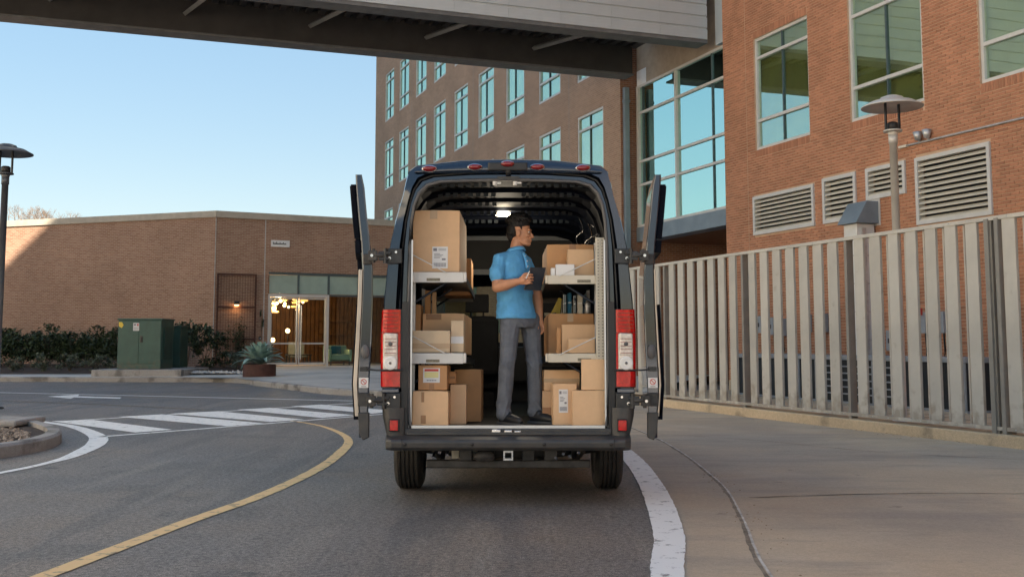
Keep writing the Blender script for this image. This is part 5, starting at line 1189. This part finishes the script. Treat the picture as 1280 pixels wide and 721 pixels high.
carton('flat orange box at the very front of the right lower shelf', .492, .712, 1.186, 1.305, 8.90, .18, 'card', yaw=-1)
carton('thin upright box at the left end of the right lower shelf', .408, .442, 1.180, 1.40, 9.15, .1, 'card_dark', top=False)
carton('box taped across the middle, topmost of the back stack on the right floor', .299, .60, .872, 1.044, 9.16, .5, 'card', tapes=((0, 1, .40, .58, 'tape'),))
carton('box below the taped one, bottom of the back stack on the right floor', .285, .60, .597, .870, 9.15, .5, 'card', tapes=((0, .45, .30, .5, T1),))
carton('upright box with a white shipping label on the right floor', .366, .560, .605, .940, 8.90, .24, 'card', labels=((.24, .62, .30, .86, 'ship'),), yaw=2)
carton('big plain square box at the front of the right floor', .517, .786, .609, .889, 8.79, .10, 'card')
carton('box turned at an angle on top of the big plain right box', .590, .786, .892, 1.14, 8.81, .24, 'card', yaw=-7)
# other goods under the right upper shelf
t = thing('spirit_level', 'yellow triangular tool leaning under the right upper shelf', 'tool', (VX+.36, 9.62, 1.50))
m = MB(); m.prism([(0, 0), (.02, .03), (.06, .04), (.075, 0), (.095, 0), (.11, .16), (.085, .17)], 0, .03, X=Matrix.Rotation(R(90), 4, 'X')); m.build('frame', 'yellow', t, bevel=.004); m = MB(); m.lathe([(.001, .0), (.012, 0), (.012, .034)], (.085, .1, 0), 10, X=Matrix.Rotation(R(90), 4, 'X')); m.build('grip', 'black', t)
for i, (x, w_, h_, mt, lab) in enumerate(((.475, .03, .17, 'van', 'dark blue flat case, leftmost under the right upper shelf'), (.515, .035, .18, 'bluecushion', 'blue flat case beside the dark blue one under the right upper shelf'), (.565, .025, .16, 'van', 'thin dark case in the middle under the right upper shelf'), (.60, .045, .17, 'cream', 'cream flat case under the right upper shelf'), (.66, .05, .12, 'galv', 'grey round canister at the outer end under the right upper shelf'))):
    t = thing('flat_case' if i < 4 else 'canister', lab, 'case' if i < 4 else 'canister', (VX+x, 9.42, 1.523))
    m = MB()
    if i < 4: m.box(0, w_, 0, .2, 0, h_)
    else: m.lathe([(.001, 0), (.03, 0), (.03, .09), (.012, .11), (.001, .12)], (.03, .03, 0), 14)
    m.build('case_body', mt, t, bevel=.004)
    m = MB(); m.box(.004, w_-.004, -.003, -.0005, h_*.5, h_*.56); m.build('band', 'white', t)

# ------------------------------------------------------------------ the man
def ico(m_, c, r, X=None):
    m_.sphere(c, r, seg=14, rings=9, X=X)
def cap(m_, p0, p1, r0, r1, sq=1.0):
    p0, p1 = Vector(p0), Vector(p1); L = (p1-p0).length; n = max(2, int(L/(min(r0, r1)*.3)))
    for i in range(n+1):
        t = i/n; r = r0+(r1-r0)*t; m_.sphere(p0.lerp(p1, t), r, seg=12, rings=8)
def ell(m_, rings, n=28, pw=2.3):
    vs = []
    for (cx, cy, cz, a, b, ang) in rings:
        for k in range(n):
            q = 2*math.pi*k/n; ca, sa = math.cos(q), math.sin(q)
            x = a*math.copysign(abs(ca)**(2/pw), ca); y = b*math.copysign(abs(sa)**(2/pw), sa)
            vs.append((cx+x*math.cos(ang)-y*math.sin(ang), cy+x*math.sin(ang)+y*math.cos(ang), cz))
    K = len(rings); fs = [(i*n+k, i*n+(k+1) % n, (i+1)*n+(k+1) % n, (i+1)*n+k) for i in range(K-1) for k in range(n)]
    fs += [tuple(reversed(range(n))), tuple(range((K-1)*n, K*n))]
    m_.add(vs, fs)
def organic(name, m_, mt, parent, voxel=.006, smooth=6, disp=0, dscale=.1):
    o = m_.build('tmp', mt); r = o.modifiers.new('r', 'REMESH'); r.mode = 'VOXEL'; r.voxel_size = voxel; r.use_smooth_shade = True
    s = o.modifiers.new('s', 'SMOOTH'); s.factor = .5; s.iterations = smooth
    if disp:
        tx = bpy.data.textures.new('folds', 'CLOUDS'); tx.noise_scale = dscale; d = o.modifiers.new('d', 'DISPLACE'); d.texture = tx; d.strength = disp; d.texture_coords = 'LOCAL'
    dg = bpy.context.evaluated_depsgraph_get(); me = bpy.data.meshes.new_from_object(o.evaluated_get(dg)); bpy.data.objects.remove(o)
    for p in me.polygons: p.use_smooth = True
    q = bpy.data.objects.new(name, me); C.objects.link(q); q.parent = parent; return q
mn = thing('person', 'man in blue polo shirt and grey trousers standing in the van, holding a dark tablet', 'person', (.07, 9.2, .597))
A = R(45)
b = MB()
HY = Matrix.Rotation(R(-9), 4, 'Z')
def H(x, y, z): v = HY @ Vector(((x+.02)*1.10, y*1.04, z)); tl = z-1.50; return (v.x-.018+tl*.05, v.y, z)
b.sphere(H(-.018, 0, 1.655), (.092, .072, .092), seg=24, rings=16); b.sphere(H(.012, 0, 1.60), (.070, .062, .085), seg=20, rings=14); b.sphere(H(.030, 0, 1.545), (.052, .048, .045), seg=16, rings=12)
b.sphere(H(.062, 0, 1.512), (.020, .024, .018), seg=12, rings=8); cap(b, H(.0, .035, 1.535), H(.05, .02, 1.512), .018, .016); cap(b, H(.0, -.035, 1.535), H(.05, -.02, 1.512), .018, .016)
cap(b, H(.070, 0, 1.612), H(.091, 0, 1.573), .009, .012); cap(b, H(.080, .012, 1.568), H(.080, -.012, 1.568), .009, .009)
b.sphere(H(.074, 0, 1.545), (.014, .022, .008), seg=12, rings=8); b.sphere(H(.071, 0, 1.533), (.013, .02, .008), seg=12, rings=8)
cap(b, H(.066, .04, 1.632), H(.072, .01, 1.630), .009, .010); cap(b, H(.066, -.04, 1.632), H(.072, -.01, 1.630), .009, .010)
for y in (.03, -.03): b.sphere(H(.048, y, 1.585), (.024, .022, .02), seg=12, rings=8)
for y in (-.074, .074): b.sphere(H(-.012, y, 1.600), (.020, .011, .032), seg=12, rings=8); b.sphere(H(-.02, y*1.06, 1.612), (.013, .007, .018), seg=10, rings=6)
cap(b, (-.048, 0, 1.40), (-.022, 0, 1.545), .058, .052)
ell(b, [(-.03, 0, .90, .15, .11, A), (-.045, 0, 1.05, .14, .10, A), (-.05, 0, 1.25, .165, .11, A), (-.045, 0, 1.38, .16, .09, A), (-.042, 0, 1.44, .07, .06, A)])
SR, ER, WR = (-.172, -.112, 1.365), (-.195, -.195, 1.135), (-.02, -.268, 1.178)
cap(b, SR, ER, .058, .045); cap(b, ER, (-.13, -.225, 1.150), .044, .047); cap(b, (-.13, -.225, 1.150), WR, .047, .029)
SL, EL, WL = (.045, .105, 1.365), (.145, .135, 1.12), (.168, .075, .885)
cap(b, SL, EL, .055, .043); cap(b, EL, (.155, .11, 1.03), .042, .043); cap(b, (.155, .11, 1.03), WL, .043, .028)
cap(b, (-.07, -.06, .88), (-.10, -.1, .5), .075, .05); cap(b, (-.10, -.1, .5), (-.125, -.09, .07), .045, .035)
cap(b, (.07, .06, .88), (.115, .02, .5), .075, .05); cap(b, (.115, .02, .5), (.12, .08, .07), .045, .035)
# right hand: palm, four curled fingers, thumb up along the tablet edge
cap(b, WR, (.028, -.285, 1.187), .027, .026); cap(b, (.005, -.276, 1.20), (.045, -.288, 1.212), .020, .016); cap(b, (.005, -.272, 1.17), (.042, -.285, 1.168), .020, .016)
for i, (z, L) in enumerate(((1.229, .9), (1.206, 1.0), (1.183, .95), (1.161, .8))):
    k0 = Vector((.048, -.290, z-.002)); k1 = k0+Vector((.034*L, -.008, .006)); k2 = k1+Vector((.020*L, .016, .002)); k3 = k2+Vector((.004, .016*L, -.002))
    cap(b, k0, k1, .0092, .0086); cap(b, k1, k2, .0086, .0080); cap(b, k2, k3, .0080, .0074)
cap(b, (.008, -.288, 1.205), (.032, -.298, 1.236), .0125, .011); cap(b, (.032, -.298, 1.236), (.056, -.285, 1.246), .011, .009)
# left hand hanging, fingers slightly curled
cap(b, WL, (.176, .055, .83), .026, .028)
for i, (dx, L) in enumerate(((-.022, .85), (-.007, 1), (.008, .95), (.021, .8))):
    k0 = Vector((.178+dx*.75, .052-dx*.6, .818)); k1 = k0+Vector((.006, -.006, -.036*L)); k2 = k1+Vector((-.004, -.012, -.022*L)); k3 = k2+Vector((-.010, -.010, -.014*L))
    cap(b, k0, k1, .0098, .009); cap(b, k1, k2, .009, .0082); cap(b, k2, k3, .0082, .0075)
cap(b, (.160, .035, .855), (.148, .012, .822), .012, .010); cap(b, (.148, .012, .822), (.150, .002, .795), .010, .0085)
bd = organic('body', b, 'skin', mn, .0036, 1)
e = MB()
for y in (.026, -.026): e.sphere(H(.061, y, 1.612), (.011, .011, .0085), seg=12, rings=8)
e.build('eye', 'eye', mn)
e = MB()
for y in (.026, -.026): e.sphere(H(.0685, y, 1.612), (.0045, .0045, .0045), seg=8, rings=6)
for y in (.028, -.028): cap(e, H(.068, y-.014, 1.638), H(.072, y+.010, 1.640), .004, .004)
e.build('eyebrow', 'hair', mn)
h_ = MB()
h_.sphere(H(-.022, 0, 1.690), (.097, .080, .083), seg=24, rings=14); h_.sphere(H(-.062, 0, 1.635), (.060, .076, .075), seg=20, rings=12); h_.sphere(H(.035, 0, 1.722), (.045, .062, .035), seg=16, rings=10)
cap(h_, H(.006, -.070, 1.655), H(.010, -.067, 1.638), .010, .006); cap(h_, H(.006, .070, 1.655), H(.010, .067, 1.638), .010, .006); cap(h_, H(-.075, 0, 1.60), H(-.072, 0, 1.565), .05, .035)
for _ in range(300):
    q = random.random()*6.28; p = random.uniform(0, 1.35); h_.sphere(H(-.022+.102*math.sin(p)*math.cos(q)*1.0, .082*math.sin(p)*math.sin(q), 1.692+.084*math.cos(p)), random.uniform(.009, .017), seg=8, rings=6)
organic('hair', h_, 'hair', mn, .0038, 0)
s_ = MB()
ell(s_, [(-.030, 0, .875, .190, .148, A), (-.032, 0, .90, .188, .146, A), (-.043, 0, 1.02, .168, .124, A), (-.050, 0, 1.15, .172, .126, A), (-.052, 0, 1.27, .184, .132, A), (-.052, 0, 1.35, .178, .115, A), (-.048, 0, 1.41, .140, .09, A), (-.043, 0, 1.45, .085, .072, A), (-.040, 0, 1.47, .066, .062, A)])
cap(s_, SR, (-.196, -.165, 1.240), .063, .070); cap(s_, SL, (.095, .125, 1.24), .062, .066)
cap(s_, SR, (-.06, -.01, 1.405), .066, .06); cap(s_, SL, (-.03, .01, 1.405), .064, .06)
shirt = organic('polo_shirt', s_, 'shirt', mn, .0055, 3)
def folds(o, fn):
    me = o.data; ns = [v.normal.copy() for v in me.vertices]
    for v, n_ in zip(me.vertices, ns): v.co += n_*fn(v.co, n_)
def ridge(x): return (1-abs(math.sin(x)))**2
folds(shirt, lambda p, n_: .011*ridge(13*(p.z-.55*p.x)+1.2*math.sin(p.z*16+p.y*9))*max(0, 1-abs(p.z-1.12)/.34)+.008*ridge(17*(p.z*.35+p.x-p.y*.5)+math.sin(p.z*21))*max(0, 1-abs(p.z-.98)/.2)+.006*ridge(24*(p.z+.2*p.y)+p.x*8)*(1 if p.x < -.17 else 0)-.004)
c_ = MB(); ca = []
for k in range(22):
    q = A+2*math.pi*(k+.5)/22; fr2 = math.cos(q-A+math.pi/2); ca.append((-.038+.071*math.cos(q), .070*math.sin(q), 1.475+.018*(-math.sin(q-A))))
vs = []
for p in ca: vs += [p, (p[0]*1.25+.010, p[1]*1.28, p[2]-.032), (p[0]*1.0, p[1]*1.0, p[2]+.004)]
c_.add(vs, [(3*i, 3*i+1, 3*((i+1) % 22)+1, 3*((i+1) % 22)) for i in range(22)], 0, True)
co = c_.build('collar', 'shirt', shirt); so_ = co.modifiers.new('s', 'SOLIDIFY'); so_.thickness = .005
f_ = Vector((.707, -.707, 0)); pk = MB(); P0 = Vector((-.045, 0, 0))+f_*.0
def chest(z, out): return Vector((-.045, 0, z))+f_*out
pk.tube([chest(1.425, .102), chest(1.38, .128), chest(1.30, .145)], .012, 6); pl_ = pk.build('placket', 'shirt', shirt)
for z, out in ((1.405, .124), (1.36, .146), (1.315, .154)): q = MB(); q.sphere(chest(z, out), .006, seg=8, rings=6); q.build('button', 'white', shirt)
t_ = MB()
ell(t_, [(-.005, 0, .80, .15, .12, A), (-.005, 0, .84, .17, .13, A), (-.02, 0, .90, .175, .132, A), (-.03, 0, .96, .165, .12, A)])
cap(t_, (-.082, -.065, .86), (-.108, -.125, .52), .096, .070); cap(t_, (-.108, -.130, .52), (-.142, -.10, .13), .070, .064); cap(t_, (-.142, -.10, .13), (-.138, -.10, .09), .064, .071)
cap(t_, (.082, .06, .86), (.118, .02, .52), .096, .071); cap(t_, (.118, .02, .52), (.126, .045, .13), .071, .065); cap(t_, (.126, .045, .13), (.128, .040, .09), .065, .071)
tr_ = organic('trousers', t_, 'trousers', mn, .006, 3)
folds(tr_, lambda p, n_: (.012*ridge(20*(p.z+.35*p.x*(1 if p.x > 0 else -1))+1.5*math.sin(p.x*30+p.z*6))*(max(0, 1-abs(p.z-.50)/.13)+max(0, 1-abs(p.z-.13)/.12)+.7*max(0, 1-abs(p.z-.80)/.10))+.006*ridge(11*(p.x+p.y*.6)*3+p.z*4)*max(0, 1-abs(p.z-.35)/.35)-.004))
sh_ = MB()
def shoe(hx, hy, tx, ty):
    a = Vector((hx, hy, .048)); c = Vector((tx, ty, .034)); mid = a.lerp(c, .55); mid.z = .046
    cap(sh_, a, mid, .042, .044); cap(sh_, mid, c, .044, .034); cap(sh_, a+Vector((0, 0, .02)), a.lerp(c, .3)+Vector((0, 0, .035)), .042, .036)
shoe(-.145, -.075, -.01, -.235); shoe(.11, .035, .275, -.105)
sh_.v = [(x, y, max(z, .012)) for x, y, z in sh_.v]
ho = organic('shoe', sh_, 'shoe', mn, .006, 2)
so2 = MB()
for hx, hy, tx, ty in ((-.145, -.075, -.01, -.235), (.11, .035, .275, -.105)):
    d = (Vector((tx, ty, 0))-Vector((hx, hy, 0))).normalized(); n_ = Vector((-d.y, d.x, 0)); h0 = Vector((hx, hy, 0))-d*.03; t0 = Vector((tx, ty, 0))+d*.022; pts = []
    for k in range(9): q = math.pi*(.5+k/8); pts.append(h0+d*math.cos(q)*.02*1.0+n_*math.sin(q)*.040)
    for k in range(9): q = math.pi*(-.5+k/8); pts.append(t0-d*.02+d*math.cos(q)*.024+n_*math.sin(q)*.044)
    so2.prism([(p.x, p.y) for p in pts], 0.0, .020)
recalc(so2.build('sole', 'sole', mn))
tb_ = thing('tablet', 'dark tablet in a folio case held in the man\'s right hand', 'tablet', (.07, 9.2, .597))
m = MB(); tl_, tr2_, br_, bl_ = Vector((.085, -.272, 1.295)), Vector((.215, -.165, 1.300)), Vector((.172, -.180, 1.105)), Vector((.030, -.275, 1.108))
nn = (tr2_-tl_).cross(bl_-tl_).normalized()*.010
m.add([bl_, br_, tr2_, tl_, bl_+nn, br_+nn, tr2_+nn, tl_+nn], [(0, 1, 2, 3), (7, 6, 5, 4), (0, 4, 5, 1), (1, 5, 6, 2), (2, 6, 7, 3), (3, 7, 4, 0)]); recalc(m.build('case', 'tablet', tb_, bevel=.003))
cen = (tl_+tr2_+br_+bl_)/4
m = MB(); k = -1 if nn.y > 0 else 1
q4 = [cen+(p-cen)*.9 for p in (bl_, br_, tr2_, tl_)]; off = nn*(1.08 if nn.y > 0 else -.08); m.add([p+off for p in q4], [(0, 1, 2, 3)]); m.build('screen', 'black', tb_)
pn = thing('stylus_pen', 'thin white pen held between the man\'s fingers at the tablet\'s edge', 'pen', (.07, 9.2, .597))
m = MB(); m.tube([(.045, -.300, 1.20), (.075, -.300, 1.262)], .0045, 8); m.build('barrel', 'white', pn); m = MB(); m.tube([(.075, -.300, 1.262), (.079, -.300, 1.272)], [.004, .001], 8); m.build('tip', 'blackmetal', pn)
